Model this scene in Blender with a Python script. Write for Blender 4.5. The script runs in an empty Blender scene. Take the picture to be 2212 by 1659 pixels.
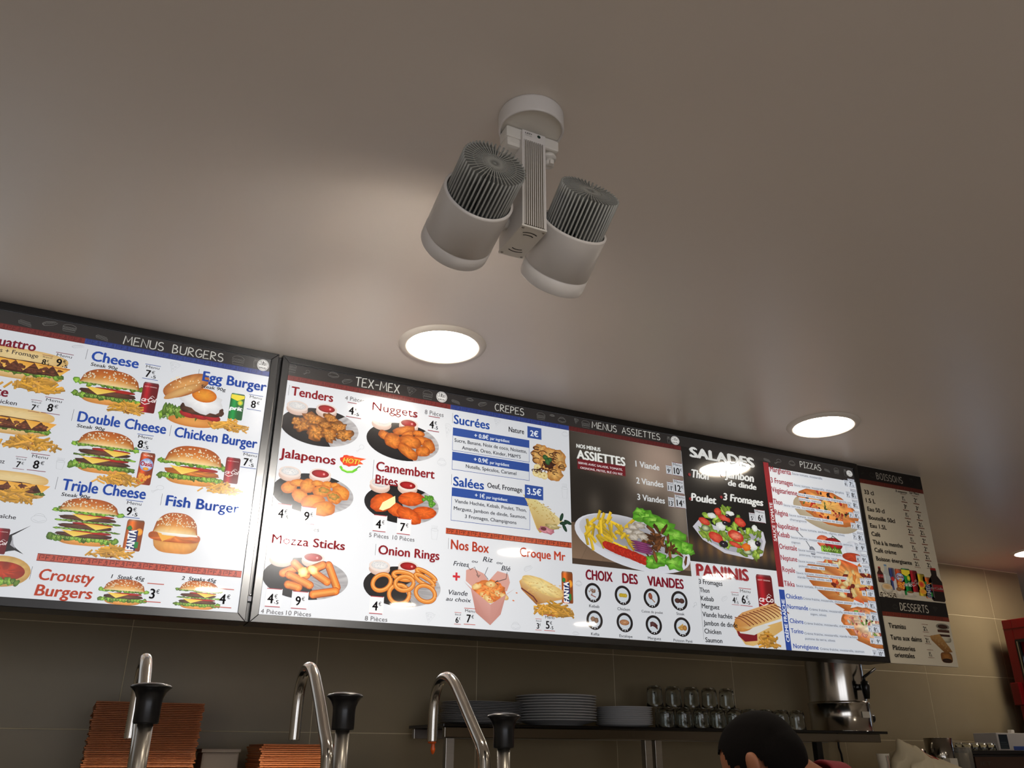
import bpy, bmesh, math, random
from math import sin, cos, pi, radians, sqrt
from mathutils import Vector, Matrix
random.seed(7)
SC = bpy.context.scene
COL = SC.collection

# ------------------------------------------------------------------ camera
EYE = 1.5                                   # lens height above the floor
FPX, CX, CY = 1803.15, 1106.0, 829.5        # focal length and centre, image taken as 2212 x 1659
YAW, PITCH, ROLL = radians(25.6256), radians(23.8255), radians(0.2299)
_f = Vector((sin(YAW)*cos(PITCH), cos(YAW)*cos(PITCH), sin(PITCH)))
_r0 = Vector((cos(YAW), -sin(YAW), 0)); _u0 = _r0.cross(_f)
_r = _r0*cos(ROLL) + _u0*sin(ROLL); _u = -_r0*sin(ROLL) + _u0*cos(ROLL)
cam = bpy.data.cameras.new('camera'); camo = bpy.data.objects.new('camera', cam); COL.objects.link(camo)
cam.sensor_width = 36; cam.lens = FPX/2212*36; cam.clip_start = .02; cam.clip_end = 60
camo.matrix_world = Matrix(((_r.x, _u.x, -_f.x, 0), (_r.y, _u.y, -_f.y, 0), (_r.z, _u.z, -_f.z, EYE), (0, 0, 0, 1)))
SC.camera = camo
SC.view_settings.view_transform = 'Standard'; SC.view_settings.look = 'None'
SC.view_settings.gamma = 1; SC.view_settings.use_curve_mapping = False
SC.view_settings.exposure = 0.0
SC.cycles.sample_clamp_indirect = 40

def ray(px, py): return _f + _r*((px-CX)/FPX) - _u*((py-CY)/FPX)
def at_y(px, py, y):
    d = ray(px, py); p = d*(y/d.y); return Vector((p.x, p.y, p.z+EYE))
def at_x(px, py, x):
    d = ray(px, py); p = d*(x/d.x); return Vector((p.x, p.y, p.z+EYE))
def at_z(px, py, z):
    d = ray(px, py); p = d*((z-EYE)/d.z); return Vector((p.x, p.y, z))

# ------------------------------------------------------------------ light
CEIL = 2.6
w = bpy.data.worlds.new('world'); SC.world = w; w.use_nodes = True
w.node_tree.nodes['Background'].inputs[0].default_value = (.9, .75, .6, 1)
w.node_tree.nodes['Background'].inputs[1].default_value = 0.0
DOWNLIGHT_L = 48.0      # radiance of a downlight diffuser
SPOT_W = 4.2            # watts of each spotlight head
FILL_WINDOW_L = 2.1          # radiance of the unseen fill window added behind the camera
BOARD_E = 0.70          # backlight of the menu lightboxes
DOWNLIGHTS = [(.77, 2.08), (2.26, 2.08), (4.93, 3.10), (.70, .22), (2.17, .25), (3.72, .20), (4.08, -2.19), (2.2, -1.9), (.7, -1.9), (-1.0, -.9)]  # the last one is unseen, added to brighten the left rear

def lamp(kind, loc, energy, color, target=None, **kw):
    L = bpy.data.lights.new('lamp_light', kind); L.energy = energy; L.color = color
    for k, v_ in kw.items(): setattr(L, k, v_)
    o = bpy.data.objects.new('lamp_light', L); COL.objects.link(o); o.location = loc
    if target is not None:
        o.rotation_euler = (Vector(target)-Vector(loc)).to_track_quat('-Z', 'Y').to_euler()
    return o

# ------------------------------------------------------------------ helpers
def lin(c):
    return tuple(((x/255)/12.92 if x/255 <= .04045 else ((x/255+.055)/1.055)**2.4) for x in c)
_mats = {}
def mat(name, col, rough=.5, metal=0, emit=None, es=0, spec=.5, trans=0, ior=1.45, noise=0, nscale=20, bump=0, bscale=200, coat=0, alpha=1, stretch=None, croughness=.03):
    if name in _mats: return _mats[name]
    m = bpy.data.materials.new(name); m.use_nodes = True; nt = m.node_tree; b = nt.nodes['Principled BSDF']
    c = lin(col)
    b.inputs['Base Color'].default_value = (*c, 1); b.inputs['Roughness'].default_value = rough
    b.inputs['Metallic'].default_value = metal; b.inputs['Specular IOR Level'].default_value = spec
    b.inputs['Transmission Weight'].default_value = trans; b.inputs['IOR'].default_value = ior
    b.inputs['Coat Weight'].default_value = coat; b.inputs['Coat Roughness'].default_value = croughness
    b.inputs['Alpha'].default_value = alpha
    if emit: b.inputs['Emission Color'].default_value = (*lin(emit), 1); b.inputs['Emission Strength'].default_value = es
    if noise or bump:
        tc = nt.nodes.new('ShaderNodeTexCoord'); mp = nt.nodes.new('ShaderNodeMapping')
        nt.links.new(tc.outputs['Object'], mp.inputs['Vector'])
        if stretch: mp.inputs['Scale'].default_value = stretch
    if noise:
        n = nt.nodes.new('ShaderNodeTexNoise'); n.inputs['Scale'].default_value = nscale; n.inputs['Detail'].default_value = 4
        nt.links.new(mp.outputs[0], n.inputs['Vector'])
        mx = nt.nodes.new('ShaderNodeMix'); mx.data_type = 'RGBA'
        mx.inputs['A'].default_value = (*[x*(1-noise) for x in c], 1); mx.inputs['B'].default_value = (*[min(1, x*(1+noise)) for x in c], 1)
        nt.links.new(n.outputs[0], mx.inputs['Factor']); nt.links.new(mx.outputs['Result'], b.inputs['Base Color'])
    if bump:
        n2 = nt.nodes.new('ShaderNodeTexNoise'); n2.inputs['Scale'].default_value = bscale; n2.inputs['Detail'].default_value = 3
        nt.links.new(mp.outputs[0], n2.inputs['Vector'])
        bp = nt.nodes.new('ShaderNodeBump'); bp.inputs['Strength'].default_value = bump; bp.inputs['Distance'].default_value = .002
        nt.links.new(n2.outputs[0], bp.inputs['Height']); nt.links.new(bp.outputs[0], b.inputs['Normal'])
    _mats[name] = m
    return m

def print_mat(name, es, coat=.42):
    m = bpy.data.materials.new(name); m.use_nodes = True; nt = m.node_tree; b = nt.nodes['Principled BSDF']
    a = nt.nodes.new('ShaderNodeAttribute'); a.attribute_name = 'Col'
    dk = nt.nodes.new('ShaderNodeMix'); dk.data_type = 'RGBA'; dk.blend_type = 'MULTIPLY'; dk.inputs['Factor'].default_value = 1
    dk.inputs['B'].default_value = (.17, .17, .17, 1) if es else (1, 1, 1, 1)       # backlit film scatters less of the light that falls on it
    nt.links.new(a.outputs['Color'], dk.inputs['A']); nt.links.new(dk.outputs['Result'], b.inputs['Base Color'])
    b.inputs['Roughness'].default_value = .03 if es else .45; b.inputs['Specular IOR Level'].default_value = .85 if es else .3
    b.inputs['Coat Weight'].default_value = coat; b.inputs['Coat Roughness'].default_value = .17; b.inputs['Coat IOR'].default_value = 1.5
    if es:
        nt.links.new(a.outputs['Color'], b.inputs['Emission Color']); b.inputs['Emission Strength'].default_value = es
    return m

class MB:
    """collects shapes; build() links them as one mesh object"""
    def __init__(s): s.v = []; s.f = []; s.m = []; s.sm = []; s.M = Matrix.Identity(4)
    def add(s, vs, fs, mi=0, smooth=False):
        n = len(s.v); s.v += [s.M @ Vector(p) for p in vs]
        for f in fs: s.f.append([i+n for i in f]); s.m.append(mi); s.sm.append(smooth)
    def box(s, x0, x1, y0, y1, z0, z1, mi=0):
        s.add([(x0,y0,z0),(x1,y0,z0),(x1,y1,z0),(x0,y1,z0),(x0,y0,z1),(x1,y0,z1),(x1,y1,z1),(x0,y1,z1)],
              [(0,3,2,1),(4,5,6,7),(0,1,5,4),(1,2,6,5),(2,3,7,6),(3,0,4,7)], mi)
    def bbox(s, x0, x1, y0, y1, z0, z1, b=.002, mi=0):      # bevelled box
        bm = bmesh.new(); bmesh.ops.create_cube(bm, size=1)
        for v in bm.verts: v.co = Vector(((x0+x1)/2+v.co.x*(x1-x0), (y0+y1)/2+v.co.y*(y1-y0), (z0+z1)/2+v.co.z*(z1-z0)))
        bmesh.ops.bevel(bm, geom=bm.edges[:], offset=b, segments=2, affect='EDGES', profile=.6)
        s.add([v.co[:] for v in bm.verts], [[v.index for v in f.verts] for f in bm.faces], mi); bm.free()
    def lathe(s, prof, seg=32, mi=0, smooth=True, c=(0, 0, 0), axis=None, sx=1, sy=1):
        """profile [(r, z)] turned about z through c; axis turns z onto that direction"""
        R = Vector(axis).to_track_quat('Z', 'Y').to_matrix().to_4x4() if axis is not None else Matrix.Identity(4)
        T = Matrix.Translation(Vector(c)) @ R
        vs, fs = [], []; k = len(prof)
        for i in range(seg):
            a = 2*pi*i/seg
            for r, z in prof: vs.append((T @ Vector((r*cos(a)*sx, r*sin(a)*sy, z)))[:])
        for i in range(seg):
            j = (i+1) % seg
            for q in range(k-1):
                if prof[q][0] < 1e-7: fs.append((i*k+q, j*k+q+1, i*k+q+1))
                elif prof[q+1][0] < 1e-7: fs.append((i*k+q, j*k+q, i*k+q+1))
                else: fs.append((i*k+q, j*k+q, j*k+q+1, i*k+q+1))
        s.add(vs, fs, mi, smooth)
    def tube(s, pts, r, seg=14, mi=0, smooth=True, cap=True):
        pts = [Vector(p) for p in pts]; rs = r if isinstance(r, (list, tuple)) else [r]*len(pts)
        n0 = None; vs = []; fs = []
        for i, p in enumerate(pts):
            t = (pts[min(i+1, len(pts)-1)]-pts[max(i-1, 0)]).normalized()
            if n0 is None: n0 = t.orthogonal().normalized()
            n0 = (n0 - t*n0.dot(t)).normalized(); b0 = t.cross(n0)
            for k in range(seg):
                a = 2*pi*k/seg; vs.append((p + (n0*cos(a)+b0*sin(a))*rs[i])[:])
        for i in range(len(pts)-1):
            for k in range(seg):
                l = (k+1) % seg; fs.append((i*seg+k, i*seg+l, (i+1)*seg+l, (i+1)*seg+k))
        if cap: fs.append(tuple(range(seg-1, -1, -1))); fs.append(tuple((len(pts)-1)*seg+k for k in range(seg)))
        s.add(vs, fs, mi, smooth)
    def build(s, name, mats, parent=None, bevel=0, loc=None, sub=0):
        me = bpy.data.meshes.new(name); off = Vector(loc) if loc is not None else Vector((0, 0, 0))
        me.from_pydata([(v-off)[:] for v in s.v], [], s.f)
        if not isinstance(mats, (list, tuple)): mats = [mats]
        for m in mats: me.materials.append(m)
        me.polygons.foreach_set('material_index', s.m); me.polygons.foreach_set('use_smooth', s.sm); me.update()
        o = bpy.data.objects.new(name, me); COL.objects.link(o); o.location = off
        if parent is not None: o.parent = parent
        if bevel:
            md = o.modifiers.new('bevel', 'BEVEL'); md.width = bevel; md.segments = 2; md.limit_method = 'ANGLE'
        if sub:
            md = o.modifiers.new('sub', 'SUBSURF'); md.levels = sub; md.render_levels = sub
        return o

def tag(o, label=None, cat=None, group=None, kind=None):
    if label: o['label'] = label
    if cat: o['category'] = cat
    if group: o['group'] = group
    if kind: o['kind'] = kind
    return o
def thing(name, label, cat, loc=(0, 0, 0), rz=0, group=None):
    o = bpy.data.objects.new(name, None); COL.objects.link(o); o.location = loc; o.rotation_euler = (0, 0, rz)
    o.empty_display_size = .05
    return tag(o, label, cat, group)
KIDS = {}
def dup(root, loc, rz=None, label=None):
    def cp(o, par):
        c = o.copy(); COL.objects.link(c); c.parent = par
        for ch in list(o.children): cp(ch, c)
        return c
    r = cp(root, None); r.location = loc
    if rz is not None: r.rotation_euler = (0, 0, rz)
    if label: r['label'] = label
    return r
def world_part(mb, name, mats, parent, **kw):
    """mesh authored in world coordinates under a thing that is only translated"""
    off = Vector(parent.location)
    mb.v = [v-off for v in mb.v]
    return mb.build(name, mats, parent, **kw)

# ------------------------------------------------------------------ materials
M_CEIL = mat('satin_ceiling_paint', (222, 213, 203), rough=.34, spec=.5, noise=.03, nscale=2.5)
M_TILE = mat('beige_wall_tile', (158, 143, 113), rough=.38, noise=.07, nscale=6)
M_GROUT = mat('pale_grout', (236, 222, 186), rough=.9)
M_WALL = mat('plain_wall_paint', (222, 214, 202), rough=.8)
M_FLOOR = mat('floor_tile', (190, 182, 172), rough=.4, noise=.08, nscale=4)
M_WHITE = mat('white_powder_coat', (226, 222, 218), rough=.42)
M_WHITE2 = mat('white_plastic', (228, 224, 216), rough=.3)
M_ALU = mat('cast_aluminium_fin', (158, 160, 156), rough=.5, metal=.2, noise=.05)
M_BLACKFR = mat('black_anodised_frame', (13, 13, 14), rough=.3, spec=.75)
M_BLACK = mat('black_plastic', (12, 13, 16), rough=.28)
M_DARK = mat('dark_slot', (22, 20, 18), rough=.8)
M_STEEL = mat('polished_steel', (190, 186, 178), rough=.16, metal=1)
M_STEELB = mat('brushed_steel', (170, 166, 158), rough=.34, metal=1, noise=.08, nscale=8, stretch=(1, 1, 12))
M_CHROME = mat('chrome', (215, 215, 215), rough=.06, metal=1)
M_DIFF = mat('downlight_diffuser', (255, 250, 240), rough=.5, emit=(255, 240, 218), es=DOWNLIGHT_L)
M_TRIM = mat('downlight_trim', (226, 218, 206), rough=.45)
M_LED = mat('spot_lens', (255, 250, 240), rough=.3, emit=(255, 246, 236), es=60)
M_GLASS = mat('clear_glass', (240, 244, 242), rough=.02, trans=1, ior=1.45)
M_SHELF = mat('smoked_glass_shelf', (10, 10, 12), rough=.08)
M_PLATE = mat('white_porcelain', (206, 204, 202), rough=.2)
M_KRAFT = mat('kraft_board', (178, 98, 34), rough=.45, noise=.15, nscale=12)
M_SKIN = mat('skin', (150, 98, 70), rough=.55, noise=.05, nscale=30)
M_HAIR = mat('short_black_hair', (13, 10, 9), rough=.95, spec=.15, bump=.5, bscale=600)
M_MAROON = mat('maroon_cloth', (112, 16, 28), rough=.85, bump=.3, bscale=500)
M_RED = mat('red_enamel', (112, 8, 14), rough=.3)
M_CLOTH = mat('cream_cotton', (226, 212, 178), rough=.9, bump=.4, bscale=400)
M_REDTH = mat('red_thread', (170, 40, 36), rough=.9)
M_PAPER = mat('paper', (222, 214, 196), rough=.7)
M_WOODST = mat('birch_stick', (196, 160, 110), rough=.7)
M_PRINT_LIT = print_mat('backlit_menu_print', BOARD_E)
M_PRINT_A = print_mat('backlit_burger_print', BOARD_E*1.05)
M_PRINT_FLAT = print_mat('unlit_menu_print', 0, 0)
M_PRINT_SMALL = print_mat('small_label_print', 0, 0)
# ------------------------------------------------------------------ the room
YB, YW = 2.3603, 3.5677                    # plane of the menu boards, plane of the tiled wall
XR = 5.432                                 # where the tiled wall ends and turns away
def slab(name, x0, x1, y0, y1, z0, z1, m):
    b = MB(); b.box(x0, x1, y0, y1, z0, z1); return tag(b.build(name, m), kind='structure')
slab('floor', -4.5, 7.5, -5, 5.2, -.1, 0, M_FLOOR)
slab('ceiling', -4.5, 7.5, -5, 5.2, CEIL, CEIL+.1, M_CEIL)
slab('wall_left', -3.3, -3.2, -5, 5.2, 0, CEIL, M_WALL)
slab('wall_right', 7.3, 7.4, -5, 5.2, 0, CEIL, M_WALL)
slab('wall_front', -3.2, 7.3, -5, -4.9, 2.25, CEIL, M_WALL); slab('wall_front', 2.3, 7.3, -5, -4.9, 0, 2.25, M_WALL); slab('wall_front', -3.2, 2.3, -5, -4.9, 0, .35, M_WALL)
# unseen glowing window, added behind the camera to fill the spotlight heads and room
win = MB(); win.box(-3.2, 2.3, -4.99, -4.98, .35, 2.25)
wn = tag(win.build('added_fill_window', mat('fill_light_pane', (240, 244, 250), rough=.1, emit=(240, 244, 255), es=FILL_WINDOW_L)), kind='structure')
for x in (-3.18, -1.4, .45, 2.26):
    b = MB(); b.box(x-.03, x+.03, -4.975, -4.92, .35, 2.25); b.build('fill_window_frame', M_BLACKFR, wn)
wall = slab('wall_back', -3.2, XR, YW+.0011, YW+.12, 0, CEIL, M_GROUT)
b = MB(); b.add([(XR, YW+.01, 0), (XR+1.5, YW+1.2, 0), (XR+1.5, YW+1.3, 0), (XR, YW+.12, 0), (XR, YW+.01, CEIL), (XR+1.5, YW+1.2, CEIL), (XR+1.5, YW+1.3, CEIL), (XR, YW+.12, CEIL)],
      [(0,3,2,1),(4,5,6,7),(0,1,5,4),(1,2,6,5),(2,3,7,6),(3,0,4,7)])
tag(b.build('wall_alcove', M_WALL), kind='structure')
# large-format tiles, each one a piece of the wall
ROWS = [EYE+z for z in (-1.0, -.65, -.29, .0702, .4321, .7862, 1.1)]
PIT = .712; X0 = 5.105
tile_mesh = {}
cols = []
k = 1
while X0 - PIT*(k-1) > -4.0:
    xr = X0-PIT*(k-1); cols.append((xr-PIT, xr)); k += 1
cols.insert(0, (X0, XR))
for r_ in range(len(ROWS)-1):
    z0, z1 = ROWS[r_], ROWS[r_+1]
    for (xa, xb) in cols:
        if xb < -1.9 or z1 < 1.2: continue
        key = (r_, round(xb-xa, 3))
        if key not in tile_mesh:
            b = MB(); g = .0013; b.bbox(g, xb-xa-g, 0, .009, g, z1-z0-g-(.002 if r_ == len(ROWS)-2 else 0), .0012)
            t = b.build('tile', M_TILE, wall); tile_mesh[key] = t.data; t.location = (xa, YW, z0)
        else:
            t = bpy.data.objects.new('tile', tile_mesh[key]); COL.objects.link(t); t.parent = wall; t.location = (xa, YW, z0)
for (nm, x0, x1, z0, z1) in (('tile', -4.4, -1.9, 1.2, CEIL),):
    pass

# ------------------------------------------------------------------ recessed downlights
DL_LABEL = ['recessed round downlight lit above the left half of the long menu board',
            'recessed round downlight lit above the pizza end of the menu board',
            'recessed round downlight cut off by the right edge, above the red fridge',
            'round ceiling downlight behind the twin spotlight, mirrored in the burger board',
            'round ceiling downlight mirrored above the croque heading of the board',
            'round ceiling downlight mirrored across the panini heading of the board',
            'round ceiling downlight far behind, mirrored low beside the kefta icon',
            'round ceiling downlight in the back row of the room, in the middle',
            'round ceiling downlight in the back row of the room, near the left',
            'unseen round downlight added as fill left of and behind the camera']
def make_downlight(x, y, label):
    t = thing('ceiling_downlight', label, 'ceiling light', (x, y, CEIL), 0, 'recessed downlights in the ceiling')
    b = MB(); b.lathe([(.102, -.0005), (.104, -.006), (.108, -.009), (.114, -.009), (.126, -.005), (.129, 0)], 64)
    b.build('trim_ring', M_TRIM, t)
    b = MB(); b.lathe([(.103, -.003), (.0, -.003)], 64); d = b.build('diffuser', M_DIFF, t)
    return t
dl0 = make_downlight(*DOWNLIGHTS[0], DL_LABEL[0])
for (x, y), lb in zip(DOWNLIGHTS[1:], DL_LABEL[1:]): dup(dl0, (x, y, CEIL), None, lb)

# ------------------------------------------------------------------ twin-head spotlight
sx, sy = .567, 1.103
sp = thing('twin_spotlight', 'white ceiling spotlight with two finned heads on a ribbed driver box', 'spotlight', (sx, sy, CEIL))
def SW(mb, name, m, parent=sp, **kw): return world_part(mb, name, m, sp, **kw) if parent is sp else mb.build(name, m, parent, **kw)
b = MB(); b.lathe([(.0, 0), (.060, 0), (.0615, -.004), (.0615, -.034), (.0605, -.037), (.058, -.038), (.057, -.036), (.057, -.020), (.0, -.020)], 64)
b.build('ceiling_cup', M_WHITE, sp)
# half-moon cover plate that closes the cup on the far side
b = MB(); n = 24; pts = [(.0568*cos(a), .0568*sin(a)) for a in [radians(152+ (236)*i/n) for i in range(n+1)]]
b.add([(x, y, -.034) for x, y in pts]+[(x, y, -.030) for x, y in pts], [tuple(range(n, -1, -1)), tuple(range(n+1, 2*n+2))]+[(i, i+1, n+2+i, n+1+i) for i in range(n)]+[(n, 0, n+1, 2*n+1)])
b.build('cup_cover', M_WHITE2, sp)
# track adaptor bar under the cup
b = MB(); b.bbox(-.050, .060, .002, .034, -.060, -.035, .004); ad = b.build('adaptor', M_WHITE2, sp)
b = MB(); b.bbox(-.048, -.018, .004, .040, -.078, -.055, .007); b.build('adaptor_clip', M_WHITE2, sp)
b = MB(); b.lathe([(0, -.011), (.008, -.011), (.010, -.009), (.010, .003), (0, .003)], 18, c=(.046, .018, -.077)); b.lathe([(0, -.004), (.0135, -.004), (.0145, 0), (.012, .006), (0, .006)], 24, c=(.046, .018, -.068))
b.bbox(.042, .050, .004, .014, -.090, -.08, .002)
b.build('locking_knob', M_WHITE2, sp)
# driver box
bx0, bx1, by0, by1, bz0, bz1 = -.021, .027, -.004, .094, -.252, -.040
b = MB(); b.bbox(bx0, bx1, by0+.002, by1, bz0+.002, bz1, .0015); drv = b.build('driver_box', M_WHITE, sp)
b = MB()
for i in range(10):
    xx = bx0+.0055+i*.0042; b.box(xx-.0009, xx+.0009, by0-.0005, by0+.0025, bz0+.004, bz1-.022)
b.box(bx0, bx0+.0035, by0-.0008, by0+.0025, bz0+.002, bz1-.0222); b.box(bx1-.0035, bx1, by0-.0008, by0+.0025, bz0+.002, bz1-.0222)
b.box(bx0, bx1, by0-.0008, by0+.0025, bz1-.022, bz1-.001)
b.build('rib_panel', M_WHITE, drv, bevel=.0003)
b = MB()
b.box(bx0+.0036, bx1-.0036, by0+.0006, by0+.0022, bz0+.004, bz1-.023)
b.build('groove_backing', mat('groove_grey', (96, 88, 74), rough=.8), drv)
b = MB(); b.bbox(bx0-.001, bx1+.001, by0-.001, by1+.001, bz0-.002, bz0+.002, .001); ep = b.build('end_plate', M_WHITE2, sp)
def arc_slot(cx, cy, r, a0, a1, wd=.0011, n=10):
    vs, fs = [], []
    for i in range(n+1):
        a = radians(a0+(a1-a0)*i/n)
        for rr in (r-wd, r+wd): vs.append((cx+rr*cos(a), cy+rr*sin(a), bz0-.00225))
    for i in range(n): fs.append((2*i, 2*i+2, 2*i+3, 2*i+1))
    b.add(vs, fs)
b = MB(); mx = (bx0+bx1)/2
for r in (.020, .028): arc_slot(mx, by0+.043, r, -120, -60)
for r in (.020, .028): arc_slot(mx, by0+.053, r, 60, 120)
b.build('vent_slots', M_DARK, ep)
for (x, y) in ((bx0+.004, by0+.005), (bx1-.004, by0+.005), (bx0+.004, by1-.005), (bx1-.004, by1-.005)):
    b = MB(); b.lathe([(0, -.0012), (.0022, -.0012), (.0028, 0)], 14, c=(x, y, bz0-.002)); b.build('screw', M_STEELB, ep)
# heads
def make_head(H0, F, R):
    H0 = Vector(H0); F = Vector(F); ax = (F-H0).normalized(); L = (F-H0).length
    root = bpy.data.objects.new('lamp_head', None); COL.objects.link(root); root.parent = sp
    root.location = (H0[0]-sx, H0[1]-sy, H0[2]+EYE-CEIL); root.rotation_euler = ax.to_track_quat('Z', 'X').to_euler(); root.empty_display_size = .02
    LB = .072                                        # barrel starts here
    b = MB(); b.lathe([(R*.93, LB), (R, LB), (R, LB+.004), (R, L-.0305), (R*.985, L-.030), (R*.985, L-.0285), (R*1.008, L-.028), (R*1.008, L-.001), (R*1.0, L), (R*.95, L), (R*.93, L-.03), (R*.88, L-.045), (R*.88, LB+.03), (R*.93, LB+.01), (R*.93, LB)], 72)
    b.lathe([(R*.93, L-.052), (0, L-.052)], 48)
    b.build('barrel', M_WHITE, root)
    b = MB(); b.lathe([(0, L-.046), (R*.9, L-.046)], 48); b.lathe([(0, L-.0461), (R*.3, L-.0461)], 24)
    b.build('lens', M_LED, root)
    b = MB(); rh = R*.885
    b.lathe([(0, .0015), (.006, .0015), (.006, LB+.028), (0, LB+.028)], 20)
    nf = 46
    for i in range(nf):
        a = 2*pi*i/nf; b.M = Matrix.Rotation(a, 4, 'Z')
        t_ = .00085
        b.box(.004, rh, -t_, t_, 0, LB+.028)
        b.lathe([(0, 0), (.0017, 0), (.0017, LB+.028)], 8, c=(rh-.0012, 0, 0))
        for q in (.36, .66): b.box(rh*q, rh*q+.0028, -.0018, .0018, 0, LB)
    b.M = Matrix.Identity(4)
    b.lathe([(rh*.98, LB+.012), (0, LB+.012)], 32)
    b.build('heat_sink', M_ALU, root)
    # light that leaves the head
    lo = lamp('AREA', (0, 0, 0), SPOT_W, (1, .95, .88), shape='DISK', size=R*1.6)
    lo.data.spread = radians(75)
    w0 = Vector((H0[0], H0[1], H0[2]+EYE)) + ax*(L-.03)
    lo.location = w0; lo.rotation_euler = ax.to_track_quat('-Z', 'Y').to_euler()
    return root
make_head((.470, 1.050, .920), (.474, 1.240, .866), .0655)
make_head((.660, 1.052, .926), (.664, 1.212, .826), .0635)
for s_, xa in ((-1, bx0), (1, bx1)):
    b = MB(); b.lathe([(0, 0), (.013, 0), (.013, .012), (0, .012)], 20, c=(xa-.001*s_, .06, -.21), axis=(s_, 0, 0)); b.build('pivot', M_WHITE2, sp)
# ------------------------------------------------------------------ printed matter: flat coloured shapes on the board
_fc = bpy.data.curves.new('t', 'FONT'); _fo = bpy.data.objects.new('t', _fc)
_ts = bpy.data.scenes.new('type_setting'); _ts.collection.objects.link(_fo)
_gc = {}
def glyphs(s, bold=0, res=3):
    k = (s, bold)
    if k not in _gc:
        _fc.body = s; _fc.resolution_u = res
        _vl = _ts.view_layers[0]; _vl.update(); dg = _vl.depsgraph
        m = bpy.data.meshes.new_from_object(_fo.evaluated_get(dg))
        vs = [(v.co.x, v.co.y) for v in m.vertices]; fs = [tuple(p.vertices) for p in m.polygons]
        bpy.data.meshes.remove(m)
        if bold:                                        # heavier face: the outline repeated a hair's width apart
            n_ = len(vs); f0 = list(fs); v0 = list(vs); vs, fs = [], []
            for q, (dx, dy) in enumerate(((-bold, -bold*.4), (0, bold*.5), (bold, -bold*.4))):
                vs += [(x+dx, y+dy) for x, y in v0]; fs += [tuple(i+n_*q for i in f) for f in f0]
        x0 = min(v[0] for v in vs); x1 = max(v[0] for v in vs)
        _gc[k] = ([(x-x0, y) for x, y in vs], fs, x1-x0)
    return _gc[k]
CAPH = max(v[1] for v in glyphs('H')[0])
def uv_at(px, py, Y=YB): p = at_y(px, py, Y); return p.x, p.z
def x_on(px, z, Y=YB):
    k = (px-CX)/FPX; zz = z-EYE
    return (k*(Y*_f.y+zz*_f.z)-Y*_r.y-zz*_r.z)/(_r.x-k*_f.x)
CR = dict(A1=(0,640,4.147), A2=(300,680,4.147), A3=(0,1000,4.365), A4=(300,1000,4.147), B1=(580,760,4.1475), B2=(540,1060,4.880),
          B3=(930,840,5.185), B4=(930,1120,5.924), C1=(1210,880,4.610), C2=(1220,1200,7.373), C3=(1460,940,5.529), C4=(1480,1200,7.212),
          D1=(1640,970,5.529), D2=(1660,1240,7.900), E1=(1840,1000,5.529), E2=(1860,1280,9.217))
def PX(c, x, y): ox, oy, s = CR[c]; return ox+x/s, oy+y/s
INK = (30, 27, 28)

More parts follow.
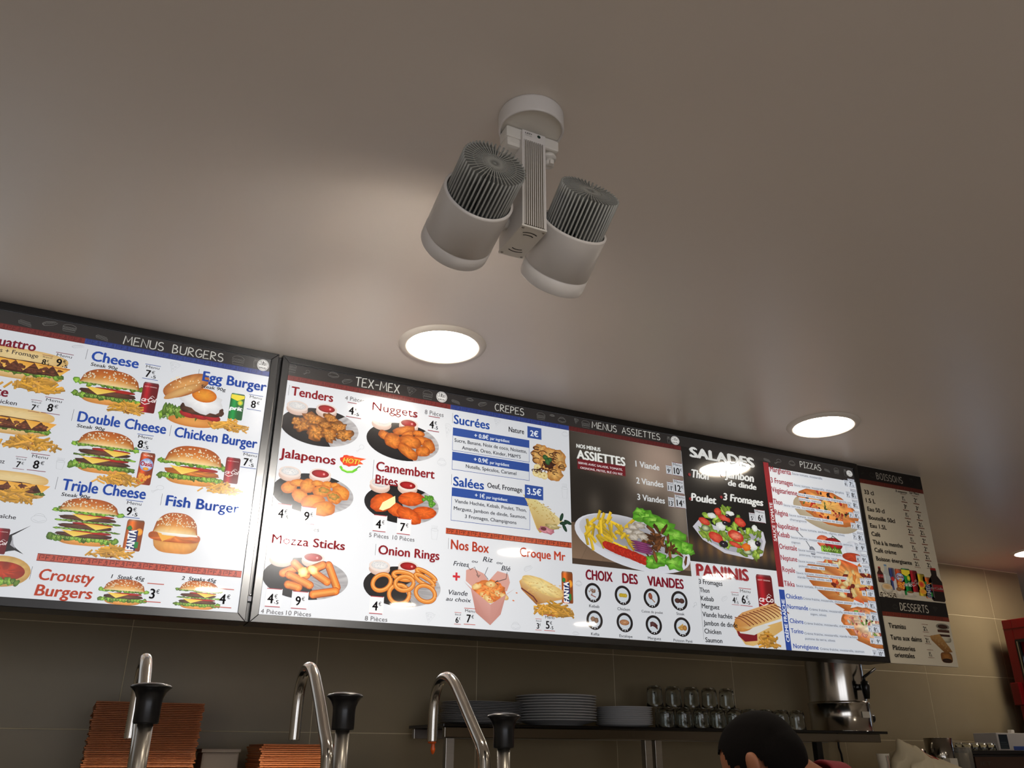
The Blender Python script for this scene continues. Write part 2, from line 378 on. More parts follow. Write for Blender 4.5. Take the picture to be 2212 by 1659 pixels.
SHEET = {}
class Art:
    def __init__(s, name, parent, level, m, Y=YB, label=None):
        s.p = []; s.name = name; s.parent = parent; s.level = level; s.mat = m; level *= .5 if parent.name == 'drinks_menu_board' else 1; s.level = level
        s.Y = Y; s.Yp = Y-level; s.label = label; s.box = (0, 0, 1, 1)
    def frame(s, c, x0, y0, x1, y1):
        """picture box from the outline seen in the photograph (on the print plane)"""
        xm, ym = (x0+x1)/2, (y0+y1)/2
        _, zt = uv_at(*PX(c, xm, y0), s.Yp); _, zb = uv_at(*PX(c, xm, y1), s.Yp)
        zm = uv_at(*PX(c, xm, ym), s.Yp)[1]
        ua = x_on(PX(c, x0, ym)[0], zm, s.Yp); ub = x_on(PX(c, x1, ym)[0], zm, s.Yp)
        s.box = (ua, zb, ub-ua, zt-zb); s.asp = (ub-ua)/(zt-zb); return s
    def uvframe(s, u0, v0, u1, v1): s.box = (u0, v0, u1-u0, v1-v0); s.asp = (u1-u0)/(v1-v0); return s
    def W(s, x, y): return (s.box[0]+x*s.box[2], s.box[1]+y*s.box[3])
    def raw(s, vs, fs, cols):
        if not isinstance(cols, list): cols = [cols]*len(vs)
        s.p.append((vs, fs, cols))
    def poly(s, pts, col):
        n = len(pts); s.raw([s.W(*p) for p in pts], [tuple(range(n))], (col*n)[:n] if isinstance(col, list) else [col]*n)
    def rect(s, x0, y0, x1, y1, col): s.poly([(x0, y0), (x1, y0), (x1, y1), (x0, y1)], col)
    def blob(s, cx, cy, rx, ry, c0, c1=None, rot=0, jag=0, seg=18, rings=3, n=0, a0=0, a1=360, hi=0, power=1):
        c1 = c1 or c0; vs = [(cx, cy)]; cs = [tuple(x for x in c0)]; fs = []
        full = (a1-a0) >= 360; m = seg if full else seg+1
        jg = [1+jag*random.uniform(-1, 1) for _ in range(m)]
        ca, sa = cos(radians(rot)), sin(radians(rot))
        for r in range(1, rings+1):
            t = r/rings
            for i in range(m):
                a = radians(a0+(a1-a0)*i/seg)
                j = 1+(jg[i]-1)*t
                ex = math.copysign(abs(cos(a))**power, cos(a)); ey = math.copysign(abs(sin(a))**power, sin(a))
                x, y = ex*rx*t*j, ey*ry*t*j
                X = x*ca-y*sa/s.asp*1.0 if rot else x; Yy = x*sa*s.asp+y*ca if rot else y
                vs.append((cx+X, cy+Yy))
                k = 1+random.uniform(-n, n)+hi*(sin(a)*.7-cos(a)*.3)*t
                cs.append(tuple(max(0, min(255, (c0[q]*(1-t*t)+c1[q]*t*t)*k)) for q in range(3)))
        for i in range(m if full else m-1):
            j = (i+1) % m; fs.append((0, 1+i, 1+j))
            for r in range(rings-1): fs.append((1+r*m+i, 1+(r+1)*m+i, 1+(r+1)*m+j, 1+r*m+j))
        s.raw([s.W(*v) for v in vs], fs, cs)
    def stick(s, x0, y0, x1, y1, w, col, dk=.8):
        """bar between two points, width w as a share of the picture height"""
        dx, dy = (x1-x0)*s.asp, y1-y0; L = sqrt(dx*dx+dy*dy) or 1
        nx, ny = -dy/L*w/2/s.asp, dx/L*w/2
        d = tuple(c*dk for c in col)
        s.raw([s.W(x0+nx, y0+ny), s.W(x1+nx, y1+ny), s.W(x1, y1), s.W(x0, y0), s.W(x1-nx, y1-ny), s.W(x0-nx, y0-ny)],
              [(0, 3, 2, 1), (3, 5, 4, 2)], [col, col, col, col, d, d])
    def stroke(s, pts, w, col):
        P_ = [s.W(*p) for p in pts]; vs = []; fs = []; n = len(P_)
        for i, p in enumerate(P_):
            a = P_[max(i-1, 0)]; b_ = P_[min(i+1, n-1)]; dx, dy = b_[0]-a[0], b_[1]-a[1]; L = sqrt(dx*dx+dy*dy) or 1
            vs += [(p[0]-dy/L*w/2, p[1]+dx/L*w/2), (p[0]+dy/L*w/2, p[1]-dx/L*w/2)]
        for i in range(n-1): fs.append((2*i, 2*i+1, 2*i+3, 2*i+2))
        s.raw(vs, fs, col)
    def grid(s, fn, nx=28, ny=28):
        vs = []; cs = []
        for j in range(ny+1):
            for i in range(nx+1):
                x, y = i/nx, j/ny; vs.append(s.W(x, y)); cs.append(fn(x, y))
        s.raw(vs, [(j*(nx+1)+i, j*(nx+1)+i+1, (j+1)*(nx+1)+i+1, (j+1)*(nx+1)+i) for j in range(ny) for i in range(nx)], cs)
    def text(s, st, u0, v0, wd, h, col, bold=0, shear=0, up=False, wave=0):
        vs, fs, W_ = glyphs(st, bold); k = wd/W_; q = h/CAPH
        if up: out = [(u0-y*q, v0+x*k) for x, y in vs]
        else: out = [(u0+(x*k)+y*q*shear, v0+y*q) for x, y in vs]
        s.raw(out, fs, [col]*len(vs))
    def T(s, c, st, x0, yb, x1, cap, col=INK, bold=.02, shear=0, bg=None):
        p = PX(c, x0, yb); u0, v0 = uv_at(*p, s.Yp); _, v1 = uv_at(*PX(c, x0, yb-cap), s.Yp)
        u1 = x_on(PX(c, x1, 0)[0], v0, s.Yp); h = v1-v0
        if bg: s.raw([(u0-.002, v0-h*.35), (u1+.002, v0-h*.35), (u1+.002, v1+h*.2), (u0-.002, v1+h*.2)], [(0, 1, 2, 3)], bg)
        s.text(st, u0, v0, u1-u0-h*shear, h, col, bold, shear)
    def end(s, inset=0):
        me = bpy.data.meshes.new(s.name); V, F, C = [], [], []
        step = min(8e-6, .0005/max(1, len(s.p)))
        ox, oy, oz = s.parent.location
        for k, (vs, fs, cs) in enumerate(s.p):
            n = len(V); yy = s.Y-s.level-step*k
            V += [(x-ox, yy-oy, z-oz) for x, z in vs]; F += [tuple(i+n for i in f) for f in fs]; C += cs
        me.from_pydata(V, [], F)
        at = me.color_attributes.new('Col', 'FLOAT_COLOR', 'POINT'); buf = []
        cache = {}
        for c in C:
            if c not in cache: cache[c] = lin(c)
            buf += [*cache[c], 1]
        at.data.foreach_set('color', buf); me.materials.append(s.mat)
        # faces look to the room
        me.update()
        o = bpy.data.objects.new(s.name, me); COL.objects.link(o); o.parent = s.parent
        if s.name == 'menu_sheet': SHEET[s.parent.name] = o
        elif s.parent.name in SHEET: o.parent = SHEET[s.parent.name]
        if s.label: o['label'] = s.label
        return o

# ---- marker-pen capitals (strokes) for the chalk headings
def _arc(cx, cy, rx, ry, a0, a1, n=9): return [(cx+rx*cos(radians(a0+(a1-a0)*i/n)), cy+ry*sin(radians(a0+(a1-a0)*i/n))) for i in range(n+1)]
CAPS = {
 'M': (.8, [[(0,0),(.08,1),(.38,.3),(.7,1),(.8,0)]]), 'E': (.55, [[(.5,1),(.03,.97),(0,0),(.55,.04)],[(.02,.5),(.42,.53)]]),
 'N': (.65, [[(0,0),(.05,1),(.6,.0),(.65,1)]]), 'U': (.65, [[(0,1),(.02,.3)]+_arc(.31,.28,.29,.28,180,360)+[(.65,1)]]),
 'S': (.55, [_arc(.28,.74,.25,.25,40,240)+_arc(.27,.25,.27,.26,80,-150)]), 'B': (.6, [[(.05,0),(.03,1)]+_arc(.1,.76,.36,.24,90,-80)+_arc(.1,.26,.45,.27,80,-100)]),
 'R': (.6, [[(.02,0),(.03,1)]+_arc(.1,.75,.4,.25,90,-100)+[(.6,0)]]), 'G': (.65, [_arc(.35,.5,.34,.5,50,330)+[(.66,.45),(.36,.42)]]),
 'T': (.6, [[(0,.97),(.62,1)],[(.32,.98),(.28,0)]]), 'X': (.6, [[(0,1),(.6,0)],[(.58,1),(.02,0)]]), '-': (.45, [[(.02,.5),(.42,.52)]]),
 'C': (.6, [_arc(.35,.5,.34,.5,55,310)]), 'P': (.55, [[(.02,0),(.04,1)]+_arc(.1,.72,.42,.28,90,-110)]), 'A': (.65, [[(0,0),(.33,1),(.64,0)],[(.12,.36),(.54,.38)]]),
 'I': (.3, [[(0,1),(.3,1)],[(.15,1),(.14,0)],[(0,0),(.3,.02)]]), 'Z': (.6, [[(.02,.97),(.58,1),(.02,.02),(.6,.03)]]), 'O': (.65, [_arc(.32,.5,.31,.5,95,455,14)]),
 'D': (.6, [[(.02,0),(.04,1)]+_arc(.06,.5,.52,.5,90,-95,10)]), ' ': (.55, []), 'L': (.5, [[(.03,1),(0,0),(.5,.03)]])}
def chalk(a, c, st, x0, yb, x1, cap, col=(222, 220, 212)):
    u0, v0 = uv_at(*PX(c, x0, yb), a.Yp); v1 = uv_at(*PX(c, x0, yb-cap), a.Yp)[1]; u1 = x_on(PX(c, x1, 0)[0], v0, a.Yp)
    tot = sum(CAPS[ch][0]+.17 for ch in st)-.17; k = (u1-u0)/tot; h = v1-v0; x = u0
    for ch in st:
        wd, sts = CAPS[ch]
        for t_ in sts:
            pts = [(x+p[0]*k+random.uniform(-1, 1)*.01*k, v0+p[1]*h+random.uniform(-1, 1)*.012*h) for p in t_]
            b_ = a.box; a.box = (0, 0, 1, 1); a.stroke(pts, h*.11, col)
            a.stroke([(p[0]+h*.03, p[1]-h*.02) for p in pts], h*.07, tuple(q*.86 for q in col)); a.box = b_
        x += (wd+.17)*k
# ---- doodles
def doodle(a, kind, col, w=.0009):
    if kind == 'burger':
        a.stroke(_arc(.5,.62,.45,.34,0,180), w, col); a.stroke([(.05,.62),(.95,.62)], w, col)
        a.stroke([(.03+.94*i/10, .5+(.05 if i % 2 else -.03)) for i in range(11)], w, col); a.stroke([(.06,.38),(.94,.38)], w, col)
        a.stroke([(.08,.3),(.12,.1),(.88,.1),(.92,.3),(.08,.3)], w, col)
    elif kind == 'dog':
        for k in (0, .14): a.stroke([(.05,.3+k),(.25,.6+k),(.8,.9),(.95,.72),(.7,.4),(.2,.12),(.05,.3+k)], w, col)
        a.stroke([(.18+.07*i, .34+.045*i+(.07 if i % 2 else -.05)) for i in range(10)], w, col)
    elif kind == 'pizza':
        a.stroke([(.1,.9),(.9,.75),(.35,.05),(.1,.9)], w, col); a.stroke([(.1,.98),(.55,1.0),(.95,.82)], w, col)
        for p in ((.3,.7),(.55,.6),(.38,.4)): a.stroke(_arc(*p,.07,.07,0,360,8), w, col)
    elif kind == 'cup':
        a.stroke([(.2,.7),(.3,.05),(.75,.05),(.85,.7)], w, col); a.stroke(_arc(.52,.7,.33,.09,0,360,12), w, col)
        for i in range(5): a.stroke([(.3+.1*i,.72),(.25+.13*i,1)], w, col)
    elif kind == 'leg':
        a.stroke(_arc(.65,.68,.28,.25,-120,200,12), w, col); a.stroke([(.5,.5),(.2,.22),(.05,.25),(.1,.1),(.22,.05),(.25,.18),(.55,.45)], w, col)
    elif kind == 'bird':
        a.stroke(_arc(.5,.45,.42,.3,0,360,14), w, col); a.stroke(_arc(.5,.62,.3,.28,10,170,8), w, col); a.stroke([(.2,.4),(.5,.25),(.85,.42)], w, col)
    else:
        a.stroke([(.05,.8),(.9,.55),(.95,.25),(.1,.5),(.05,.8)], w, col); a.stroke([(.1,.66),(.92,.42)], w, col); a.stroke([(.12,.92),(.85,.72)], w, col)
def halal(a, c, cx, cy, r):
    a.frame(c, cx-r, cy-r, cx+r, cy+r)
    a.blob(.5,.5,.5,.5,(236,234,230),seg=32,rings=1); a.blob(.5,.5,.45,.45,(60,56,54),seg=32,rings=1); a.blob(.5,.5,.42,.42,(232,230,226),seg=32,rings=1)
    k = (48,44,44); w = a.box[3]*.045
    a.stroke([(.84,.62),(.7,.7),(.68,.6),(.82,.5),(.64,.5),(.6,.78)], w, k); a.stroke([(.52,.82),(.5,.52),(.62,.5)], w, k)
    a.stroke([(.48,.84),(.44,.52),(.36,.5)], w, k); a.stroke([(.3,.84),(.33,.55),(.2,.5),(.17,.6)], w, k)
    u0, v0 = a.W(.2,.2); a.text('HALAL', u0, v0, a.box[2]*.6, a.box[3]*.13, k, .03)
def greek(a, u0, u1, v0, v1, col, dk):
    a.raw([(u0, v0), (u1, v0), (u1, v1), (u0, v1)], [(0, 1, 2, 3)], col)
    h = v1-v0; x = u0+h*.3; b_ = a.box; a.box = (0, 0, 1, 1); w = h*.09
    a.stroke([(u0, v1-w/2), (u1, v1-w/2)], w*.8, dk); a.stroke([(u0, v0+w/2), (u1, v0+w/2)], w*.8, dk)
    while x < u1-h*2.2:
        Y_ = lambda t: v0+h*t
        a.stroke([(x, Y_(.25)), (x, Y_(.8)), (x+h*.5, Y_(.8)), (x+h*.5, Y_(.5)), (x+h*.2, Y_(.5))], w, dk)
        a.stroke([(x+h*.75, Y_(.2)), (x+h*.75, Y_(.8)), (x+h*1.2, Y_(.8))], w, dk); a.stroke([(x+h*.75, Y_(.5)), (x+h*1.1, Y_(.5))], w, dk)
        a.stroke([(x+h*1.3, Y_(.2)), (x+h*1.75, Y_(.2)), (x+h*1.75, Y_(.8))], w, dk); a.stroke([(x+h*1.45, Y_(.45)), (x+h*1.6, Y_(.45)), (x+h*1.6, Y_(.85))], w, dk)
        x += h*2.15
    a.box = b_
# ---- food pictures
def bun(a, x0, x1, y0, y1, top=True):
    n = 22; rows = 5; vs = []; cs = []
    for j in range(rows+1):
        t = j/rows
        for i in range(n+1):
            q = -1+2*i/n
            if top: y = y0+(y1-y0)*t*(max(0, 1-abs(q)**2.6))**.5
            else: y = y1-(y1-y0)*t*(max(0, 1-abs(q)**4))**.5
            xx = (x0+x1)/2+q*(x1-x0)/2*(1 if not top else (1-.05*(1-t)))
            c = [(250,222,165),(243,190,116),(222,144,66),(204,116,46),(190,98,36),(176,86,30)] if top else [(200,120,50),(226,150,70),(240,172,90),(236,165,84),(226,150,70),(214,140,64)]
            k = 1-.18*q*q+random.uniform(-.03, .03); cs.append(tuple(min(255, z*k) for z in c[j])); vs.append(a.W(xx, y))
    a.raw(vs, [(j*(n+1)+i, j*(n+1)+i+1, (j+1)*(n+1)+i+1, (j+1)*(n+1)+i) for j in range(rows) for i in range(n)], cs)
def lettuce(a, x0, x1, y, h, n=16):
    for i in range(n):
        t = i/(n-1); x = x0+(x1-x0)*t; g = random.uniform(.65, 1.15)
        a.blob(x, y+random.uniform(-.3, .2)*h, (x1-x0)/n*.95, h*random.uniform(.5, .85), (150*g, 190*g, 70*g), (70*g, 120*g, 28*g), jag=.3, seg=11, rings=2, n=.18)
    for i in range(n-2):
        x = x0+(x1-x0)*(i+.8)/(n-1); a.stroke([(x-.02, y+h*.2), (x, y-h*.25), (x+.02, y+h*.1)], a.box[3]*.008, (188, 214, 120))
def patty(a, x0, x1, y, h, c0=(112, 72, 50), c1=(60, 34, 24)):
    a.blob((x0+x1)/2, y, (x1-x0)/2, h/2, c0, c1, jag=.05, seg=34, rings=4, n=.28, power=.7)
def seeds(a, x0, x1, y0, y1, n=46, c=(252, 236, 200)):
    for _ in range(n):
        q = random.uniform(-.9, .9); t = random.uniform(.35, .97); x = (x0+x1)/2+q*(x1-x0)/2; y = y0+(y1-y0)*t*(1-abs(q)**2.6)**.5*.96
        a.blob(x, y, .013, .015*a.asp*.8, c, tuple(z*.86 for z in c), rot=random.uniform(0, 180), seg=7, rings=1)
def burger(a, n=1, pc=None):
    H = 1/(1.35+.62*n); y = .02
    bun(a, .1, .93, y, y+.36*H+.06, False); y += .3*H+.04
    lettuce(a, .04, .97, y, .15*H+.04); y += .08*H
    pc0, pc1 = pc or ((112, 72, 50), (60, 34, 24))
    for k in range(n):
        o = .02*(k % 2)
        patty(a, .09+o, .92-o, y+.16*H, .32*H, pc0, pc1)
        a.blob(.6, y+.36*H, .3, .09*H, (190, 40, 30), (140, 28, 22), seg=20, power=.7, n=.06)
        cx = (.38, .68, .48)[k % 3]
        a.poly([(cx-.22, y+.40*H), (cx+.24, y+.34*H), (cx-.02, y+.02*H)], [(250, 206, 80), (240, 186, 60), (252, 222, 110)])
        if k < n-1: lettuce(a, .1, .95, y+.5*H, .1*H, 12)
        y += .55*H
    lettuce(a, .03, .98, y+.06*H, .17*H+.02); y += .05*H
    bun(a, .07, .95, y, .995); seeds(a, .07, .95, y, .995, 52)
def fries(a, n=64, c=(226, 166, 66), sauce=True):
    for i in range(n):
        cx = random.gauss(.5, .17); cy = .08+.55*random.random()*max(0, 1-abs(cx-.5)*1.5)
        L = random.uniform(.12, .24); an = random.gauss(0, .7) if random.random() < .65 else random.uniform(-1.5, 1.5)
        k = random.uniform(.78, 1.12); cc = (min(255, c[0]*k), c[1]*k, c[2]*k*random.uniform(.8, 1.1))
        dx, dy = L*cos(an)/1, L*sin(an)*a.asp*.8
        if abs(cx-.5)+abs(dx) > .5: dx *= .5
        a.stick(cx-dx/2*1.3, max(.02, cy-dy/2), cx+dx/2*1.3, min(1, max(.02, cy+dy/2)), .085, cc, .74)
        if sauce and i == n//3: a.blob(.5, .33, .1, .26, (150, 66, 26), (110, 44, 16), jag=.25, n=.15)
        if sauce and i > n//2 and i % 9 == 0: a.blob(.5+random.uniform(-.07, .07), .3+random.uniform(-.1, .15), .025, .07, (226, 180, 110), (190, 130, 60), seg=9)
def can(a, c0, c1, top=(170, 170, 172), tilt=0):
    n = 10; vs, cs = [], []
    for j, y in enumerate((0, .04, .93, .98, 1)):
        for i in range(n+1):
            t = i/n; inset = (.05, 0, 0, .04, .08)[j]; sh = .62+.5*math.exp(-((t-.3)/.2)**2)+.12*t*(1-t)
            c = c0 if j < 3 else tuple(z*.5+70 for z in c0)
            if c1 and t > .5: c = tuple(c[q]*(1-(t-.5)*2)+c1[q]*(t-.5)*2 for q in range(3))
            vs.append(a.W(inset+(1-2*inset)*t, y)); cs.append(tuple(min(255, z*sh) for z in c))
    a.raw(vs, [(j*(n+1)+i, j*(n+1)+i+1, (j+1)*(n+1)+i+1, (j+1)*(n+1)+i) for j in range(4) for i in range(n)], cs)
def tx(a, st, x0, y0, x1, h, col, bold=.03, shear=0, up=False):
    u, v = a.W(x0, y0); wd = (x1-x0)*a.box[2] if not up else (x1)*a.box[3]
    a.text(st, u, v, wd, h*a.box[3] if not up else h*a.box[2], col, bold, shear, up)
def coke(a, st='ca·Col', lo=.36):
    can(a, (168, 26, 38), None); tx(a, 'GOÛT ORIGINAL', .1, .84, .9, .035, (236, 200, 196), .01)
    tx(a, st, .03, lo, .93, .14, (244, 232, 230), .035, .25)
    a.stroke([(.05, lo-.04), (.3, lo-.1), (.6, lo-.04)], a.box[3]*.025, (244, 232, 230)); a.stroke([(.55, lo+.14), (.7, lo+.21), (.85, lo+.16)], a.box[3]*.012, (244, 232, 230))
def oasis(a):
    can(a, (216, 84, 36), None); tx(a, 'TROPICAL', .16, .88, .84, .05, (250, 220, 200), .03)
    a.blob(.5, .62, .46, .2, (236, 240, 250), (120, 150, 205), seg=22, n=.1); tx(a, 'Oasis', .08, .58, .92, .13, (178, 40, 60), .05)
    for i in range(12): a.blob(random.uniform(.15, .85), random.uniform(.08, .42), .14, .06, (240, 176, 70), (222, 120, 40), jag=.3, seg=9, n=.1)
    a.blob(.5, .49, .2, .05, (246, 190, 60), (230, 120, 30), seg=12)
def fanta(a):
    can(a, (222, 110, 40), None); a.blob(.78, .62, .2, .12, (250, 180, 60), (228, 130, 40), seg=14); a.blob(.2, .72, .16, .07, (60, 140, 60), (30, 110, 50), seg=10, jag=.2)
    a.rect(.18, .02, .72, .66, (34, 48, 100)); a.rect(.62, .1, .84, .3, (40, 130, 60)); u, v = a.W(.62, .02)
    a.text('FANTA', u, v, a.box[3]*.66, a.box[2]*.44, (250, 250, 250), .05, 0, True)
def sprite(a):
    can(a, (20, 140, 62), None); a.poly([(.03,.95),(.97,.95),(.97,.84),(.5,.72),(.03,.8)], [(240,220,60)]*5); a.blob(.72,.66,.2,.11,(250,214,50),(90,180,60),seg=14)
    tx(a, 'prit', .02, .36, .92, .15, (250, 250, 250), .06, .2)
def plate(a, food, pb=()):
    a.blob(.5, .43, .5, .43, (34, 34, 37), (26, 26, 29), seg=44, rings=3, n=.06)
    a.blob(.5, .43, .5, .43, (150, 148, 150), (176, 174, 176), seg=22, rings=5, n=.12, a0=-72, a1=52)
    for (cx, cy, c0, c1, sp_) in ((.19, .83, (226, 224, 222), (196, 196, 198), 1), (.56, .87, (176, 34, 36), (128, 16, 20), 0)):
        a.blob(cx, cy-.07, .135, .14, (226, 200, 186), (200, 172, 160), seg=24, rings=2); a.blob(cx, cy, .135, .125, (236, 224, 216), (222, 206, 198), seg=24, rings=2)
        a.blob(cx, cy+.01, .108, .085, c0, c1, seg=24, rings=3, n=.05)
        if sp_:
            for _ in range(18): a.blob(cx+random.uniform(-.08, .08), cy+.02+random.uniform(-.05, .06), .016, .018, (170, 172, 176), (232, 232, 232), seg=6, rings=1, jag=.3)
        else: a.blob(cx+.045, cy+.01, .018, .03, (236, 170, 168), (190, 60, 60), seg=8)
    F_ = food
    if F_ == 'tenders':
        for (x, y, rx, ry, ro) in ((.42,.58,.19,.15,-10),(.62,.68,.15,.09,-20),(.72,.5,.15,.13,15),(.28,.42,.12,.14,30),(.45,.3,.12,.19,50),(.62,.3,.13,.15,-35),(.82,.34,.13,.14,10),(.2,.48,.07,.1,0),(.56,.5,.1,.08,0)):
            a.blob(x, y, rx*.9, ry, (196, 130, 58), (112, 62, 22), rot=ro, jag=.22, seg=20, rings=4, n=.34)
            for _ in range(9): a.blob(x+random.uniform(-.6, .6)*rx, y+random.uniform(-.6, .6)*ry, .02, .03, (216, 156, 80), (160, 96, 36), jag=.4, seg=7, rings=1)
    elif F_ == 'nuggets':
        for (x, y, rx, ry, ro) in ((.5,.7,.16,.1,20),(.56,.62,.1,.08,30),(.7,.68,.09,.07,0),(.24,.52,.09,.1,-20),(.36,.42,.1,.2,80),(.78,.52,.14,.11,-10),(.6,.46,.15,.15,-8),(.86,.42,.08,.16,30),(.78,.28,.1,.12,10),(.57,.22,.16,.12,-30)):
            a.blob(x, y, rx, ry, (222, 132, 52), (156, 72, 22), rot=ro, jag=.06, seg=20, rings=4, n=.13, power=.85)
    elif F_ == 'jalapenos':
        for (x, y, rx, ry, ro) in ((.2,.5,.1,.13,20),(.3,.62,.1,.08,10),(.34,.35,.1,.15,-20),(.42,.58,.09,.17,-60),(.54,.66,.08,.07,0),(.66,.66,.07,.08,0),(.76,.66,.07,.07,0),(.84,.52,.09,.2,60),(.6,.5,.12,.13,10),(.76,.4,.1,.14,-20),(.5,.26,.15,.15,15),(.64,.13,.15,.16,10)):
            a.blob(x, y, rx, ry, (234, 156, 62), (190, 98, 28), rot=ro, jag=.06, seg=20, rings=4, n=.1)
        for (x, y) in ((.62,.53),(.75,.42)): a.blob(x, y, .07, .07, (190, 150, 60), (140, 110, 40), jag=.2, n=.15); a.blob(x, y, .035, .035, (226, 150, 60), (180, 110, 40), jag=.2)
    elif F_ == 'camembert':
        for (x, y, rx, ry, ro) in ((.62,.58,.18,.16,8),(.8,.3,.17,.14,5),(.42,.3,.13,.15,-20),(.6,.2,.18,.16,-22),(.24,.42,.17,.2,25)):
            a.blob(x, y, rx, ry, (226, 104, 38), (180, 66, 20), rot=ro, jag=.04, seg=24, rings=4, n=.12)
        a.poly([(.2,.26),(.24,.42),(.36,.56),(.4,.6),(.41,.44),(.34,.32),(.25,.24)], [(252, 236, 176)]*7)
        for _ in range(16): a.blob(.86+random.uniform(-.07, .07), .58+random.uniform(-.1, .1), .03, .04, (110, 170, 60), (50, 110, 34), jag=.4, seg=8, rings=2, n=.15)
    elif F_ == 'mozza':
        for (x0, y0, x1, y1) in ((.75,.75,.87,.3),(.23,.5,.36,.62),(.35,.72,.5,.5),(.68,.74,.52,.6),(.3,.48,.55,.3),(.6,.55,.75,.4),(.6,.12,.86,.22),(.3,.28,.42,.24)):
            for q, cc in ((.17, (186, 86, 22)), (.13, (232, 130, 44)), (.06, (244, 160, 74))):
                a.stick(x0, y0, x1, y1, q, cc, .82); a.blob(x0, y0, q/2/a.asp, q/2, cc, seg=12, rings=1, n=.1); a.blob(x1, y1, q/2/a.asp, q/2, cc, seg=12, rings=1, n=.1)
        a.blob(.46, .56, .06, .1, (255, 240, 190), (244, 190, 90), rot=30, jag=.15); a.blob(.57, .62, .06, .09, (255, 240, 190), (244, 190, 90), rot=-30, jag=.15)
    elif F_ == 'onion':
        for (x, y, rx, ry, ro) in ((.8,.72,.14,.06,-25),(.78,.6,.14,.07,-25),(.5,.66,.13,.08,-5),(.23,.48,.12,.16,30),(.46,.26,.13,.2,0),(.8,.32,.13,.17,-15),(.52,.5,.12,.15,10)):
            n = 26; w_ = a.box[3]*.085; ca, sa = cos(radians(ro)), sin(radians(ro))
            pts = [(x+rx*cos(2*pi*i/n)*ca-ry*sin(2*pi*i/n)*sa/a.asp, y+rx*cos(2*pi*i/n)*sa*a.asp+ry*sin(2*pi*i/n)*ca) for i in range(n+1)]
            a.stroke(pts, w_*1.15, (176, 92, 30)); a.stroke(pts, w_*.85, (222, 138, 58)); a.stroke([(p[0], p[1]+.015) for p in pts], w_*.3, (240, 172, 96))
def price(a, c, x0, yt, x1, yb, label, big, small, col=(160, 44, 50), bg=None, ink=INK):
    a.frame(c, x0, yt, x1, yb)
    if bg: a.rect(-.04, 0, 1.04, 1, bg)
    t_ = .035 if label else .045
    a.rect(0, 1-t_, 1, 1, col); a.rect(-.02, 0, .98, t_, col)
    top = .70 if label else .8
    if label: tx(a, label, .08 if len(label) > 3 else .12, .75, .93, .17 if label == 'Menu' else .13, ink, 0)
    hh = .46 if label else .5; y0 = .14 if label else .2
    kx = min(.9, 1.15/max(.5, a.asp)*.9)*a.box[3]*hh/CAPH/a.box[2]          # glyph units to box widths, condensed to fit
    gw = glyphs(big, .03)[2]; mw = .42 if small else .56
    if len(big) > 1: mw += .12
    bw = min(mw, gw*kx) if big != '1' else gw*kx*.8
    x = (.5-bw/2-(.2 if small else .1)) if len(big) < 2 else max(-.02, .40-bw/2)
    tx(a, big, x, y0, x+bw, hh, ink, .03); tx(a, '€', x+bw+.04, y0+hh*.55, x+bw+.04+.2, hh*.42, ink, .01)
    if small: a.blob(x+bw+.08, y0+.03, .035, .035*a.asp, ink, seg=8, rings=1); tx(a, small, x+bw+.17, y0-.03, x+bw+.35, hh*.42, ink, .02)
def sub(a, kind=0):
    a.blob(.5, .74, .52, .24, (240, 214, 156), (222, 180, 110), seg=30, power=.75, n=.03); a.blob(.5, .22, .5, .2, (236, 200, 140), (206, 156, 84), seg=30, power=.75)
    lettuce(a, .05, .97, .26, .12, 22); a.blob(.5, .42, .47, .2, (110, 60, 36), (60, 30, 18), seg=40, rings=4, n=.4, jag=.08, power=.7)
    for i in range(5): a.poly([(.06+.2*i, .6), (.26+.2*i, .58), (.16+.2*i, .3)], [(246, 180, 70), (240, 164, 56), (250, 196, 96)])
    for i in range(26): a.blob(random.uniform(.05, .95), random.uniform(.3, .5), .035, .05, (150, 86, 54) if kind else (120, 66, 44), (80, 40, 24), jag=.4, seg=8, rings=2, n=.2)
# ------------------------------------------------------------------ menu lightboxes
ZB, ZT = EYE+.3143, CEIL
def lightbox(name, label, x0, x1):
    t = thing(name, label, 'menu board', ((x0+x1)/2, YB+.05, (ZB+ZT)/2), 0, 'backlit menu boards hanging under the ceiling')
    fw = .0215; top = ZT-.0008
    for (nm, pts) in (('frame_rail', [(x0, ZB), (x1, ZB), (x1-fw, ZB+fw), (x0+fw, ZB+fw)]), ('frame_rail', [(x0, top), (x0+fw, top-fw), (x1-fw, top-fw), (x1, top)]),
                      ('frame_rail', [(x0, ZB), (x0+fw, ZB+fw), (x0+fw, top-fw), (x0, top)]), ('frame_rail', [(x1, ZB), (x1, top), (x1-fw, top-fw), (x1-fw, ZB+fw)])):
        b = MB(); b.add([(p[0], YB-.006, p[1]) for p in pts]+[(p[0], YB+.03, p[1]) for p in pts],
                        [(0, 1, 2, 3), (7, 6, 5, 4)]+[(i, 4+i, 4+(i+1) % 4, (i+1) % 4) for i in range(4)])
        world_part(b, nm, M_BLACKFR, t, bevel=.0012)
    b = MB(); b.box(x0+.001, x1-.001, YB+.003, YB+.10, ZB+.001, top-.001); world_part(b, 'box_body', M_BLACKFR, t)
    return t
XA0, XA1, XB0, XB1 = -2.006, .3492, .3607, 2.7164
LA = lightbox('menu_lightbox', 'backlit burger menu board, the left one with a black frame', XA0, XA1)
LBX = lightbox('menu_lightbox', 'long backlit menu board from tex-mex to pizzas with a black frame', XB0, XB1)
b = MB(); b.box(XA1+.001, XB0-.001, YB+.004, YB+.02, ZB+.055, ZB+.067); b.lathe([(0, 0), (.003, 0), (.003, .006), (0, .006)], 10, c=(XA1+.0055, YB+.001, ZB+.07), axis=(0, -1, 0))
